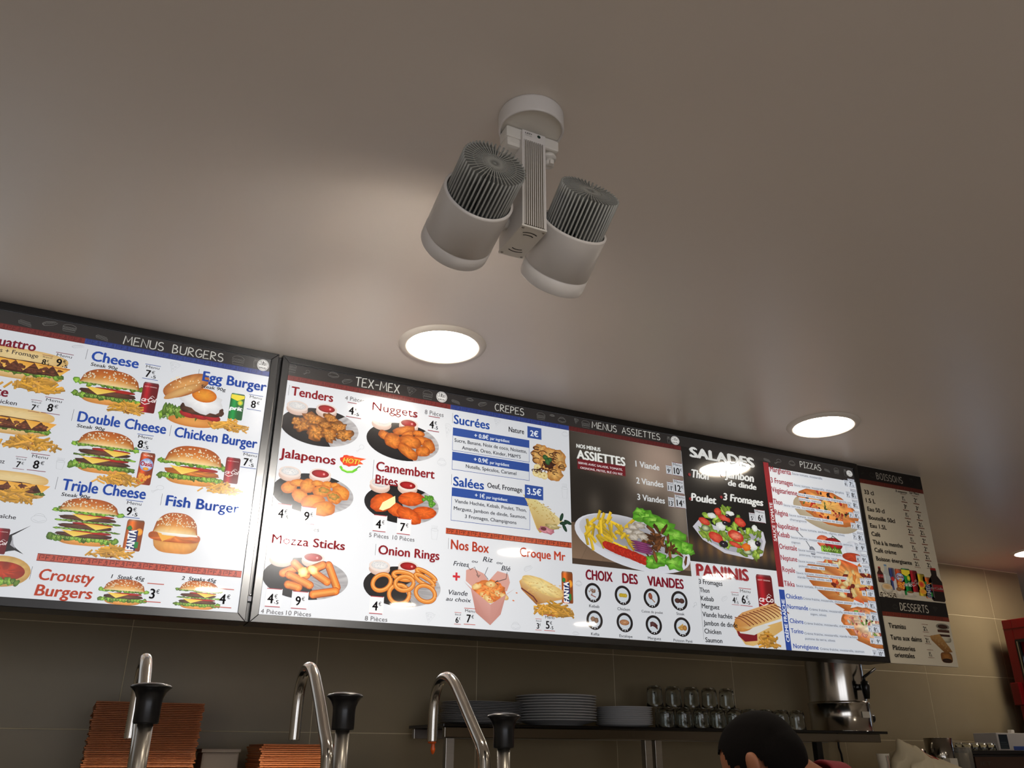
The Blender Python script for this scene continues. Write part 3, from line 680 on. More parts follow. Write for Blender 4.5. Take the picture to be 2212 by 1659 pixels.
world_part(b, 'joining_clip', M_CHROME, LA)
b = MB(); b.box(XA1+.0005, XB0-.0005, YB+.012, YB+.09, ZB+.003, ZT-.003); world_part(b, 'joint_backing', M_BLACK, LA)
FW = .0215
HZ = lambda c, x, y: uv_at(*PX(c, x, y))
zH1 = HZ('B1', 160, 205)[1]; zH0 = HZ('B1', 157, 252)[1]; zTop = ZT-FW-.001
HD = (40, 38, 38); WH = (226, 229, 234)
RB, BB = (124, 44, 42), (44, 66, 140)
uC = HZ('B3', 225, 180)[0]; uA = x_on(1230.5, EYE+.9); uS = x_on(1476.5, EYE+.9); uRed0 = HZ('D1', 42, 160)[0]; uRed1 = HZ('D1', 103, 170)[0]
uBlue = HZ('A1', 764, 390)[0]
def R4(a, u0, u1, v0, v1, col): a.raw([(u0, v0), (u1, v0), (u1, v1), (u0, v1)], [(0, 1, 2, 3)], col)
# sheets
_MB = M_PRINT_LIT; M_PRINT_LIT = M_PRINT_A
a = Art('menu_sheet', LA, .0005, M_PRINT_LIT); R4(a, XA0+FW-.002, XA1-FW+.002, ZB+FW-.002, ZT-FW, WH); a.end()
M_PRINT_LIT = _MB
a = Art('menu_sheet', LBX, .0005, M_PRINT_LIT); R4(a, XB0+FW-.002, XB1-FW+.002, ZB+FW-.002, ZT-FW, WH); a.end()
# header bands with greek key border
DR = (78, 22, 22); DB = (24, 34, 84)
a = Art('header_band', LA, .0008, M_PRINT_LIT); R4(a, XA0+FW, XA1-FW, zH1, zTop, HD)
greek(a, XA0+FW+.7, uBlue, zH0, zH1, RB, DR); greek(a, uBlue, XA1-FW, zH0, zH1, BB, DB)
a.end()
def heading(par, c, st, x0, yb, x1, cap, col=(222, 220, 212)):
    a = Art('heading_lettering', par, .0016, M_PRINT_LIT); chalk(a, c, st, x0, yb, x1, cap, col); a.end()
def one_doodle(par, c, x0, y0, x1, y1, kd, col, w=.0009):
    a = Art('food_doodle', par, .0014, M_PRINT_LIT); a.frame(c, x0, y0, x1, y1); doodle(a, kd, col, w); a.end()
def badge(par, c, x, y, r):
    a = Art('halal_badge', par, .0016, M_PRINT_LIT); halal(a, c, x, y, r); a.end()
heading(LA, 'A1', 'MENUS BURGERS', 1105, 425, 1994, 75)
K = (120, 118, 114)
for (c, x0, y0, x1, y1, kd) in (('A1',155,210,290,285,'box'),('A1',375,215,520,280,'dog'),('A1',555,250,690,325,'burger'),('A1',850,345,975,410,'box'),('A2',830,365,950,455,'burger'),('A2',1012,395,1090,480,'cup')):
    one_doodle(LA, c, x0, y0, x1, y1, kd, K)
badge(LA, 'A2', 1112, 452, 52)
a = Art('header_band', LBX, .0008, M_PRINT_LIT); R4(a, XB0+FW, XB1-FW, zH1, zTop, HD); R4(a, uS, XB1-FW, zH0-.003, zH1, HD)
greek(a, XB0+FW, uC, zH0, zH1, RB, DR); greek(a, uC, uA, zH0, zH1, BB, DB); greek(a, uA, uS, zH0, zH1, (96, 30, 32), (60, 16, 18)); a.end()
heading(LBX, 'B1', 'TEX-MEX', 778, 302, 1170, 78); heading(LBX, 'B3', 'CREPES', 722, 240, 1045, 76); heading(LBX, 'C1', 'MENUS ASSIETTES', 318, 203, 995, 62); heading(LBX, 'D1', 'PIZZAS', 492, 215, 740, 68)
for (c, x0, y0, x1, y1, kd) in (('B1',165,100,252,190,'burger'),('B1',310,160,375,210,'leg'),('B1',525,175,640,240,'bird'),('B1',655,235,755,298,'dog'),('B1',1232,320,1330,400,'pizza'),('B1',1378,345,1475,430,'burger'),
        ('B3',230,120,335,182,'box'),('B3',395,100,488,140,'bird'),('B3',530,138,638,210,'dog'),('B3',1185,265,1290,350,'burger'),('B3',1330,285,1395,310,'bird'),('B3',1420,310,1525,390,'bird'),('B3',1605,335,1665,395,'pizza'),
        ('C1',210,130,300,208,'burger'),('C1',1060,290,1100,360,'cup'),('D1',50,110,135,165,'box'),('D1',175,115,270,185,'leg'),('D1',345,130,435,210,'bird'),('D1',775,235,850,290,'box'),('D1',890,225,955,300,'burger'),('D1',1005,240,1050,325,'cup')):
    one_doodle(LBX, c, x0, y0, x1, y1, kd, K)
badge(LBX, 'B1', 1552, 405, 48); badge(LBX, 'C1', 1145, 330, 42); badge(LBX, 'D1', 1078, 292, 36)

# background doodles in pale grey
def bg_doodles(par, lst):
    for (c, x0, y0, x1, y1, kd) in lst: one_doodle(par, c, x0, y0, x1, y1, kd, (190, 193, 198), .0007)
bg_doodles(LA, [('A1',640,430,760,475,'dog'),('A1',480,1445,595,1555,'cup'),('A2',265,425,375,525,'pizza'),('A2',180,895,270,950,'leg'),('A2',110,1520,230,1600,'leg'),('A3',280,465,455,585,'bird')])
bg_doodles(LBX, [('B1',785,825,860,905,'leg'),('B1',1575,645,1645,775,'pizza'),('B1',1505,945,1600,1035,'bird'),('B2',1885,365,2000,520,'cup'),('B2',1840,1285,1960,1405,'pizza'),('B3',705,340,795,425,'pizza'),('B3',1465,470,1550,545,'bird'),
    ('B3',1450,1060,1550,1235,'cup'),('B4',1190,590,1310,695,'dog'),('B4',1850,785,1940,880,'bird'),('B4',1020,1315,1160,1440,'bird'),('C2',165,385,285,500,'bird'),('C2',2035,740,2105,835,'leg'),('C2',110,1205,240,1275,'bird'),('C4',560,615,670,735,'dog'),('C4',115,720,190,820,'leg')])

LV_BG, LV_PIC, LV_PIC2, LV_TXT = .0010, .0011, .0017, .0027
def pic(name, c, box, fn, par, lv=LV_PIC, label=None):
    a = Art(name, par, lv, M_PRINT_LIT, label=label); a.frame(c, *box); fn(a); return a.end()
BLUE = (52, 84, 168); WINE = (128, 40, 54)
def words(par, items, col, bold, name='dish_name', lv=LV_TXT, bar=None):
    for it in items:
        a = Art(name, par, lv, M_PRINT_LIT); a.T(it[0], it[1], it[2], it[3], it[4], it[5], col, bold, *(it[6:])); a.end()
    if bar:
        a = Art('divider_line', par, .0009, M_PRINT_LIT); c, x0, y0, y1 = bar; (u, v1), (_, v0) = HZ(c, x0, y0), HZ(c, x0, y1); R4(a, u, u+.0009, v0, v1, (90, 90, 96)); a.end()
def prices(par, lst, col, bg=None, lv=LV_TXT):
    for it in lst:
        a = Art('price_tag', par, lv-.0004, M_PRINT_LIT); price(a, *it, col=col, bg=bg); a.end()
# --- burger board
M_PRINT_LIT = M_PRINT_A
for it in (('A1','Quattro',-130,417,315,85), ('A1','Mixte',-260,852,68,85)): words(LA, [it], WINE, .035)
words(LA, [('A1','Viandes + Fromage',-200,463,340,38),('A1','Chicken',-90,943,148,38),('A1','Merguez',-150,1475,38,38),('A3','Fraîche',-70,510,148,38)], (60, 56, 60), .012, 'dish_note')
prices(LA, [('A1',368,527,465,630,'Seul','8','5'),('A1',485,508,645,655,'Menu','9','5'),('A1',265,928,365,1038,'Seul','7',''),('A1',388,908,555,1056,'Menu','8',''),('A1',128,1436,230,1550,'Seul','7',''),('A1',262,1411,430,1568,'Menu','8','')], (130, 50, 66))
for (c, bx_, k) in (('A1',(-260,455,580,745),0),('A1',(-260,985,462,1240),1),('A3',(-260,70,430,330),0)): pic('sandwich_picture', c, bx_, lambda a: sub(a, k), LA)
for (c, bx_) in (('A1',(32,648,622,866)),('A1',(5,1165,570,1385)),('A3',(-100,145,445,385))): pic('fries_picture', c, bx_, lambda a: fries(a, 90), LA, LV_PIC2)
words(LA, [('A1','Cheese',812,572,1238,88)], BLUE, .035, bar=('A1',785,475,570)); words(LA, [('A1','Double Cheese',688,1118,1484,92)], BLUE, .035, bar=('A1',662,1012,1120))
words(LA, [('A2','Egg Burger',565,588,1140,86)], BLUE, .035, bar=('A2',540,488,588)); words(LA, [('A2','Chicken Burger',312,1088,1057,88)], BLUE, .035, bar=('A2',290,990,1090))
words(LA, [('A3','Triple Cheese',575,250,1370,104)], BLUE, .035, bar=('A3',545,132,252)); words(LA, [('A4','Fish Burger',235,378,900,92)], BLUE, .035, bar=('A4',210,275,382))
words(LA, [('A1','Steak 90g',810,620,1055,30,.1),('A1','Steak 90g',685,1170,940,30,.1),('A2','Steak 90g',555,650,778,28,.1),('A3','Steak 90g',575,308,850,32,.1),('A3','1  Steak 45g',1045,1085,1365,36,.2),('A4','2  Steaks 45g',380,1045,695,32,.2)], (60, 60, 62), .02, 'dish_note')
prices(LA, [('A2',45,447,185,582,'Menu','7','5'),('A2',978,718,1105,855,'Menu','8',''),('A1',1218,1238,1365,1382,'Menu','8','5'),('A2',920,1232,1060,1375,'Menu','7','5'),('A3',1175,352,1335,520,'Menu','9','5')], (56, 88, 160))
pic('burger_picture', 'A1', (665,655,1275,985), lambda a: burger(a, 1), LA); pic('burger_picture', 'A1', (640,1205,1220,1600), lambda a: burger(a, 2), LA)
pic('burger_picture', 'A3', (488,330,1130,792), lambda a: burger(a, 3), LA); pic('burger_picture', 'A2', (183,1175,768,1538), lambda a: burger(a, 1, ((206, 124, 50), (150, 78, 28))), LA)
pic('burger_picture', 'A3', (940,1095,1385,1345), lambda a: burger(a, 1), LA); pic('burger_picture', 'A4', (328,1052,730,1318), lambda a: burger(a, 2), LA)
def egg(a):
    lettuce(a, .06, .9, .18, .13, 18); a.blob(.52, .12, .36, .1, (230, 160, 80), (200, 120, 50), seg=24)
    lettuce(a, .1, .62, .28, .14, 12)
    for x in (.45, .62, .8): a.blob(x, .25, .14, .07, (190, 40, 42), (140, 24, 30), rot=-8)
    patty(a, .3, .98, .36, .22); a.blob(.62, .52, .35, .22, (248, 248, 248), (214, 214, 216), rot=-12, jag=.12, seg=26, n=.03)
    a.blob(.64, .63, .19, .13, (240, 160, 50), (206, 104, 20), seg=24, n=.04)
    a.blob(.35, .76, .37, .17, (226, 166, 96), (170, 96, 44), rot=32, seg=30, power=.85, n=.06); a.blob(.3, .64, .3, .07, (222, 176, 110), (196, 136, 76), rot=34, seg=20)
    for _ in range(26): a.blob(.32+random.uniform(-.22, .24), .8+random.uniform(-.12, .1), .008, .014, (248, 226, 180), seg=6, rings=1)
pic('burger_picture', 'A2', (195,530,785,1018), egg, LA)
def fishb(a):
    bun(a, .1, .98, .02, .36, False); a.blob(.5, .41, .49, .13, (226, 130, 60), (176, 84, 34), seg=30, n=.16, power=.7)
    a.poly([(.15,.52),(.55,.46),(.28,.28)], [(244,176,70)]*3); a.blob(.55,.5,.42,.07,(250,246,236),(230,226,214),seg=22,jag=.15); bun(a, .08, .92, .5, 1.0); seeds(a, .08, .92, .52, 1.0, 90)
pic('burger_picture', 'A4', (85,445,560,820), fishb, LA)
for (c, bx_) in (('A1',(930,888,1372,1058)),('A1',(850,1515,1335,1700)),('A2',(612,885,1020,1048)),('A2',(568,1455,962,1612)),('A3',(810,715,1322,905))): pic('fries_picture', c, bx_, fries, LA, LV_PIC2)
for (c, bx_, fn) in (('A2',(20,605,160,880),coke),('A2',(770,1278,898,1512),coke),('A2',(-5,1232,126,1525),oasis),('A3',(1178,535,1342,832),fanta),('A2',(812,705,938,942),sprite),('A3',(-75,612,72,860),coke)): pic('drink_can_picture', c, bx_, fn, LA, LV_PIC+.0003)
def crack(a):
    a.poly([(.0,.02),(.3,.1),(.55,.14),(.95,.04),(.6,.2),(.35,.35),(.3,.6),(.42,.66),(.98,.98),(.2,.62),(.0,.5)], [(34,34,36)]*11); a.poly([(.3,.3),(.55,.2),(.42,.36),(.34,.58)], [(170,170,176)]*4)
pic('torn_paper_picture', 'A3', (40,570,265,868), crack, LA); pic('sandwich_picture', 'A3', (-260,865,288,1175), lambda a: (a.blob(.5,.5,.5,.48,(232,204,130),(196,150,80),seg=30,n=.06), a.blob(.5,.5,.4,.3,(196,66,34),(140,40,20),seg=26,n=.2), lettuce(a,.1,.8,.2,.14,12)), LA)
OR = (190, 84, 66)
a = Art('greek_key_band', LA, .0009, M_PRINT_LIT); u0, v1 = HZ('A3', 358, 851); _, v0 = HZ('A3', 345, 922); greek(a, u0, XA1-FW-.003, v0, v1, OR, (90, 34, 30)); a.end()
words(LA, [('A3','Crousty',352,1098,885,104,.1)], (190, 82, 62), .03, bar=('A3',305,975,1100)); words(LA, [('A3','Burgers',318,1246,870,104,.1)], (190, 82, 62), .03)
prices(LA, [('A4',62,1078,212,1250,'','3',''),('A4',690,1125,842,1298,'','4','')], (190, 84, 70))
# --- tex-mex
M_PRINT_LIT = _MB
RD = (158, 46, 52)
for it, bar in ((('B1','Tenders',200,385,578,78),('B1',187,298,392)),(('B1','Nuggets',925,520,1335,74),None),(('B1','Jalapenos',98,940,600,80),('B1',84,845,945)),(('B1','Camembert',962,1062,1488,82),('B1',943,968,1180)),(('B1','Bites',955,1178,1158,80),None),
        (('B2','Mozza Sticks',225,548,1000,92),None),(('B2','Onion Rings',1350,665,1997,94),('B2',1325,562,682))): words(LBX, [it], RD, .03, bar=bar)
words(LBX, [('B1','4 Pièces',685,428,860,36),('B1','8 Pièces',1400,555,1568,38),('B1','4 Pièces',38,1568,212,38),('B1','10 Pièces',235,1590,452,40),('B2','5 Pièces',1255,485,1460,44),('B2','10 Pièces',1502,512,1733,44),('B2','4 Pièces',112,1290,350,46),('B2','10 Pièces',378,1308,643,46),('B2','8 Pièces',1210,1365,1447,46)], (92, 88, 88), .0, 'portion_note')
for (c, bx_, fd) in (('B1',(108,455,808,845),'tenders'),('B1',(880,588,1527,975),'nuggets'),('B1',(35,1035,762,1450),'jalapenos'),('B1',(860,1142,1525,1540),'camembert'),('B2',(135,635,1036,1150),'mozza'),('B2',(1197,732,2010,1225),'onion')):
    pic('plate_picture', c, bx_, lambda a: plate(a, fd), LBX)
prices(LBX, [('B1',703,458,838,592,'','4','5'),('B1',1432,580,1533,714,'','4','5')], (150, 44, 56))
WW = (236, 236, 238)
prices(LBX, [('B1',75,1362,198,1525,'','4','5'),('B1',293,1388,418,1545,'','9',''),('B1',940,1462,1055,1612,'','4',''),('B1',1155,1492,1272,1637,'','7',''),('B2',170,1030,328,1227,'','4','5'),('B2',443,1060,605,1247,'','9',''),('B2',1264,1112,1402,1300,'','4','')], (176, 66, 76), WW)
def hot(a):
    a.blob(.35, .68, .35, .3, (240, 110, 40), (220, 40, 34), seg=20, jag=.12); a.poly([(.3,.95),(1,.92),(.75,.75),(.9,.6),(.4,.5)], [(240,90,40)]*5)
    u, v = a.W(.1, .56); a.text('HOT!', u, v, a.box[2]*.62, a.box[3]*.26, (180, 30, 24), .09, .2); a.text('HOT!', u, v, a.box[2]*.62, a.box[3]*.26, (252, 224, 90), .03, .2)
    a.stroke([(.02,.32),(.12,.14),(.3,.06),(.5,.1),(.66,.28)], a.box[3]*.13, (110, 200, 50)); a.stroke([(.1,.2),(.3,.1),(.5,.16)], a.box[3]*.04, (190, 236, 120)); a.stroke([(.64,.28),(.72,.42),(.8,.44)], a.box[3]*.05, (70, 120, 50))
pic('hot_badge', 'B1', (640,930,872,1092), hot, LBX)
# --- crepes
words(LBX, [('B3','Sucrées',258,385,662,98)], (48, 84, 166), .03, bar=('B3',247,272,385)); words(LBX, [('B3','Salées',252,1080,600,100)], (48, 84, 166), .03, bar=('B3',235,955,1075))
words(LBX, [('B3','Nature',875,478,1048,56),('B3','Oeuf, Fromage',635,1103,1027,54)], (34, 32, 40), .02)
for (y0, ym, y1, xr, plus, xp, yp, xp1, pi0, pi1, lines, xl) in (
    (432,522,690,1105,'+ 0.8€',490,542,650,(668,568),885,[('Sucre, Banane, Noix de coco, Noisette,',268,590,1078),('Amande, Oreo, Kinder, M&M’S',352,675,1010)],250),
    (703,798,903,1105,'+ 0.9€',485,810,645,(665,838),882,[('Nutella, Spéculos, Caramel',395,882,962)],243),
    (1103,1200,1475,1110,'+ 1€',497,1212,608,(625,1227),862,[('Viande Hachée, Kebab, Poulet, Thon,',270,1272,1075),('Merguez, Jambon de dinde, Saumon,',260,1352,1072),('3 Fromages, Champignons',385,1445,962)],238)):
    a = Art('ingredient_box', LBX, LV_PIC-.0001, M_PRINT_LIT); u0, v1 = HZ('B3', xl, y0); vm = HZ('B3', xl, ym)[1]; v0 = HZ('B3', xl, y1)[1]; u1 = x_on(PX('B3', xr, 0)[0], v1)
    BL = (46, 80, 158); R4(a, u0, u1, v0, v1, BL); R4(a, u0+.0012, u1-.0012, v0+.0014, vm, (220, 224, 230)); a.end()
    a = Art('ingredient_text', LBX, LV_TXT, M_PRINT_LIT); a.T('B3', plus, xp, yp, xp1, 46, (236, 240, 246), .025); a.T('B3', 'par ingrédient', pi0[0], pi0[1], pi1, 32, (226, 232, 240), .02)
    for (st, x, y, x1) in lines: a.T('B3', st, x, y, x1, 38, (44, 44, 52), .012)
    a.end()
for (bx_, st, x, y, x1, cp) in (((1085,430,1242,558),'2€',1115,525,1208,62),((1056,1085,1262,1235),'3.5€',1080,1178,1243,72)):
    a = Art('price_tag', LBX, LV_TXT-.0004, M_PRINT_LIT); a.frame('B3', *bx_); a.rect(0, 0, 1, 1, (46, 80, 158)); a.T('B3', st, x, y, x1, cp, (230, 236, 244), .03); a.end()
def crepe(a):
    for (x, y, rx, ry) in ((.3,.8,.2,.14),(.2,.62,.16,.2),(.55,.7,.25,.18),(.8,.62,.18,.24),(.45,.45,.2,.2),(.68,.2,.22,.2),(.85,.45,.14,.14)): a.blob(x, y, rx, ry, (226, 178, 104), (176, 116, 56), jag=.15, n=.16)
    for (x, y) in ((.2,.3),(.26,.14),(.38,.12),(.16,.16)): a.blob(x, y, .1, .1, (244, 230, 180), (224, 200, 130), n=.05); a.blob(x, y, .03, .03, (206, 180, 110))
    for i in range(26):
        x, y = random.uniform(.12, .88), random.uniform(.2, .85); a.stroke(_arc(x, y, random.uniform(.06, .12), random.uniform(.03, .08), random.uniform(0, 90), random.uniform(200, 320), 8), a.box[3]*.022, (70, 32, 22))
    a.blob(.5, .42, .17, .1, (78, 38, 24), (50, 24, 16), jag=.3)
    for (x, y, r) in ((.42,.6,-40),(.52,.55,20),(.47,.5,-70)): a.blob(x, y, .09, .07, (70, 120, 60), (24, 62, 34), rot=r, jag=.15)
pic('crepe_picture', 'B3', (1115,610,1522,1030), crepe, LBX)
def wrap(a):
    a.poly([(.0,.99),(.08,.8),(.28,.1),(.34,.0),(.6,.12),(.82,.4),(.55,.66),(.2,.96)], [(206,190,120),(224,204,140),(214,180,106),(190,146,76),(230,206,140),(226,206,150),(216,200,130),(226,214,150)])
    for _ in range(60): x = random.uniform(.06, .66); a.blob(x, min(.94, max(.2, .95-.75*x+random.uniform(-.2, .2))), .018, .014, (180, 140, 70), (206, 180, 110), jag=.3, seg=7, rings=1)
    a.blob(.48, .1, .15, .12, (214, 150, 160), (176, 100, 116), jag=.25, n=.12); a.blob(.42, .12, .06, .05, (110, 50, 60)); a.blob(.6,.22,.16,.07,(206,190,140),(150,130,70),jag=.3,n=.2)
    for (x, y, r) in ((.8,.5,70),(.84,.34,10),(.93,.38,-20),(.86,.22,-60)): a.blob(x, y, .085, .05, (34, 72, 52), (14, 44, 32), rot=r)
pic('crepe_picture', 'B3', (1035,1215,1572,1622), wrap, LBX)
a = Art('greek_key_band', LBX, .0009, M_PRINT_LIT); u0, v1 = HZ('B3', 172, 1556); _, v0 = HZ('B3', 170, 1622); greek(a, u0, uA-.001, v0, v1, (196, 82, 50), (70, 30, 24)); a.end()
# --- boxes and croque
words(LBX, [('B4','Nos Box',258,388,748,122)], (196, 74, 50), .03, bar=('B4',228,250,392)); words(LBX, [('B4','Croque Mr',1140,480,1728,112)], (196, 74, 50), .03)
words(LBX, [('B4','Frites',290,600,500,58,.3),('B4','ou',525,560,608,34,.3),('B4','Riz',668,548,805,62,.3),('B4','ou',842,578,925,34,.3),('B4','Blé',905,662,1032,60,.3),('B4','Viande',215,968,485,60,.3),('B4','au choix',195,1048,525,50,.3)], (66, 66, 72), .01, 'script_note')
def boxp(a):
    a.poly([(.04,.93),(.16,.98),(.38,.9),(.47,.78),(.4,.6),(.2,.62),(.04,.74)], [(214,160,148)]*7); a.poly([(.5,.8),(.65,.97),(.86,.93),(.9,.78),(.84,.62),(.6,.6)], [(216,162,150)]*6)
    a.blob(.5, .6, .32, .2, (232, 150, 80), (210, 110, 50), jag=.1, n=.22, seg=30, rings=5)
    for (x, y, r) in ((.52,.72,0),(.25,.66,20),(.4,.5,-30),(.48,.45,-30),(.68,.56,-20),(.78,.52,-20)): a.blob(x, y, .1, .055, (244, 220, 160), (216, 160, 90), rot=r, n=.06)
    for _ in range(40): a.blob(.5+random.gauss(0, .16), .56+random.gauss(0, .09), .02, .012, (240, 130, 60), (214, 96, 40), jag=.3, seg=6, rings=1)
    a.poly([(.0,.73),(.14,.62),(.52,.36),(.52,.0),(.24,.2),(.14,.6)], [(206,150,140),(210,154,144),(214,160,150),(196,140,130),(190,132,122),(204,148,138)]); a.poly([(.52,.36),(.82,.56),(1,.68),(.82,.55),(.72,.2),(.52,.0)], [(206,150,140)]*3+[(200,142,132)]*3)
    a.stroke([(.07,1.0),(.12,.94),(.2,1.0),(.28,.84)], .0018, (50,50,54)); a.stroke([(.24,.87),(.28,.82),(.31,.87)], .0018, (50,50,54)); a.stroke([(.46,1.02),(.4,.88),(.47,.8)], .0016, (50,50,54)); a.stroke([(.84,.96),(.82,.84),(.6,.76)], .002, (50,50,54)); a.stroke([(.66,.8),(.6,.76),(.66,.72)], .002, (50,50,54))
    u, v = a.W(-.21, .78); h = a.box[3]*.035; R4(a, u, u+h*4, v, v+h*1.1, (206, 50, 60)); R4(a, u+h*1.45, u+h*2.55, v-h*1.5, v+h*2.6, (206, 50, 60))
pic('box_picture', 'B4', (420,640,1080,1365), boxp, LBX)
def croque(a):
    a.poly([(.0,.8),(.05,.5),(.36,.0),(.55,.1),(1,.3),(.95,.6),(.45,1.0),(.1,.97)], [(214,160,90),(190,130,70),(150,90,50),(200,150,90),(216,160,90),(236,200,140),(240,222,170),(236,210,150)])
    a.stroke([(.04,.56),(.3,.28),(.38,.1)], a.box[3]*.05, (110, 50, 50))
    a.blob(.5, .68, .46, .26, (244, 226, 160), (226, 190, 116), rot=-18, seg=30, n=.08)
    for _ in range(46): a.blob(random.uniform(.15, .9), random.uniform(.45, .9)*.9, .028, .014, (206, 150, 76), (230, 196, 126), jag=.3, seg=7, rings=1)
pic('croque_picture', 'B4', (1135,760,1730,1110), croque, LBX); pic('drink_can_picture', 'B4', (1678,680,1822,1085), fanta, LBX); pic('fries_picture', 'B4', (1258,965,1882,1265), lambda a: fries(a, 90, (218, 160, 66)), LBX, LV_PIC2)
prices(LBX, [('B4',305,1200,392,1355,'Seul','6',''),('B4',430,1148,578,1360,'Menu','7',''),('B4',1343,1282,1422,1430,'Seul','3',''),('B4',1457,1232,1595,1440,'Menu','5','5')], (196, 80, 66))
# --- assiettes
vW = HZ('C2', 145, 132)[1]
def G(x, y, cx, cy, sx_, sy_): return math.exp(-((x-cx)/sx_)**2-((y-cy)/sy_)**2)
def bgphoto(x, y):
    c = [36+110*G(x,y,.75,.95,.3,.25)+90*G(x,y,.65,.68,.16,.14)+40*G(x,y,.2,.95,.3,.2)+90*G(x,y,.95,.5,.15,.4)+70*G(x,y,.3,.74,.12,.04)+36*G(x,y,.2,.45,.06,.1)+40*G(x,y,.5,.45,.08,.1)]
    r = c[0]+20*G(x,y,.3,.74,.12,.04)+8*G(x,y,.8,.9,.3,.3); return (min(255, r*1.04), min(255, c[0]*.95), min(255, c[0]*.85-10*G(x,y,.3,.74,.12,.04)))
a = Art('restaurant_photo', LBX, .0009, M_PRINT_LIT); a.uvframe(uA, vW, uS, zH0); a.grid(bgphoto, 30, 40)
nb = 7
for i in range(nb):
    t0, t1 = i/nb, (i+1)/nb; k = random.uniform(.85, 1.1); c0 = (128*k, 104*k, 84*k); c1 = (96*k, 78*k, 62*k)
    a.poly([(-.1+t0*1.2 if t0 else 0, .04), (min(1, -.1+t1*1.2), .04), (.1+t1*.8 if i < nb-1 else 1, .3), (.1+t0*.8 if i else 0, .3)], [c0, c0, c1, c1])
    a.stroke([(max(0, min(1, -.1+t1*1.2)), .0), (max(0, min(1, -.1+t1*1.2)), .04), (min(1, .1+t1*.8), .3)], .001, (60, 46, 36))
a.rect(0, 0, 1, .04, (70, 56, 46)); a.end()
def assiette(a):
    a.blob(.5, .4, .5, .4, (206, 208, 214), (226, 228, 236), rot=-9, seg=40, rings=2); a.blob(.5, .46, .46, .34, (150, 150, 156), (206, 206, 212), rot=-8, seg=40, rings=3)
    for i in range(60):
        x, y = .08+random.random()*.38, .4+random.random()*.36; k = random.uniform(.8, 1.1); an = random.uniform(-1.6, -.3) if i % 3 else random.uniform(.6, 1.5); L = random.uniform(.08, .17)
        y2 = y-.25*(x-.08) if x > .2 else y-.02; a.stick(x, y2, x+L*cos(an)*.8, y2+L*sin(an)*1.4, .05, (236*k, 196*k, 52*k), .78)
    for i in range(12): x = .3+.03*i; a.blob(x, .3-.016*i, .07, .07, (214, 60, 38), (170, 34, 24), rot=-20, jag=.1, n=.1)
    for (cx, cy, r_) in ((.62,.85,.1),(.7,.8,.1),(.76,.74,.1),(.88,.6,.1),(.93,.45,.09),(.98,.38,.06),(.85,.42,.09),(.66,.14,.08),(.72,.2,.07),(.84,.16,.09),(.57,.92,.06)):
        a.blob(cx, cy, r_, r_*1.2, (120, 190, 60), (70, 140, 30), jag=.35, seg=16, n=.2); a.blob(cx-.01, cy+.02, r_*.5, r_*.5, (160, 220, 90), (110, 180, 56), jag=.4, seg=12, n=.15)
    for _ in range(46):
        x, y = random.gauss(.7, .08), random.gauss(.46, .12); k = random.uniform(.6, 1.2); a.blob(x, y, .04, .03, (134*k, 84*k, 46*k), (78*k, 44*k, 24*k), rot=random.uniform(0, 180), jag=.4, seg=9, rings=2, n=.2)
    for (x, y) in ((.46,.58),(.5,.66),(.54,.58),(.5,.5),(.58,.52),(.56,.7)): a.blob(x, y, .05, .05, (216, 208, 196), (150, 138, 120), jag=.3, n=.15)
    for i in range(5): a.blob(.56+.005*i, .42-.035*i, .09, .02, (150, 70, 120), (90, 34, 80), rot=-6)
pic('plate_picture', 'C1', (138,985,1290,1605), assiette, LBX, LV_PIC)
words(LBX, [('C1','NOS MENUS',162,398,403,36)], (232, 232, 226), .05); words(LBX, [('C1','ASSIETTES',165,505,652,84)], (236, 236, 230), .045)
a = Art('red_strip', LBX, .0013, M_PRINT_LIT); a.frame('C1', 172,548,650,648); a.rect(0, 0, 1, 1, (116, 26, 36)); a.T('C1','SERVIS AVEC SALADE, TOMATE,',180,560,622,20,(226,214,214),.03); a.T('C1','OIGNONS, FRITES, BLÉ OU RIZ',200,609,622,20,(226,214,214),.03); a.end()
words(LBX, [('C1','1 Viande',752,588,990,58),('C1','2 Viandes',760,755,1030,58),('C1','3 Viandes',770,918,1045,58)], (226, 228, 228), .02)
WB = (206, 210, 216)
prices(LBX, [('C1',1058,577,1110,666,'Seul','9',''),('C1',1121,552,1217,683,'Menu','10',''),('C1',1069,742,1125,838,'Seul','11',''),('C1',1133,720,1228,858,'Menu','12',''),('C1',1080,893,1134,992,'Seul','13',''),('C1',1149,872,1246,1003,'Menu','14','')], (110, 30, 40), WB)
words(LBX, [('C2','CHOIX',332,375,768,152),('C2','DES',918,433,1168,150),('C2','VIANDES',1318,475,1900,150)], (126, 26, 42), .05)
ICON = [('Kebab',450,592,390,823,552,46),('Chicken',925,635,840,868,1038,46),('Cuisse de poulet',1385,680,1225,903,1565,38),('Steak',1825,722,1780,944,1908,42),('Kefta',475,1030,420,1268,552,44),('Escalope',955,1067,872,1298,1080,44),('Merguez',1418,1107,1325,1333,1535,44),('Poisson Pané',1870,1140,1735,1368,2035,42)]
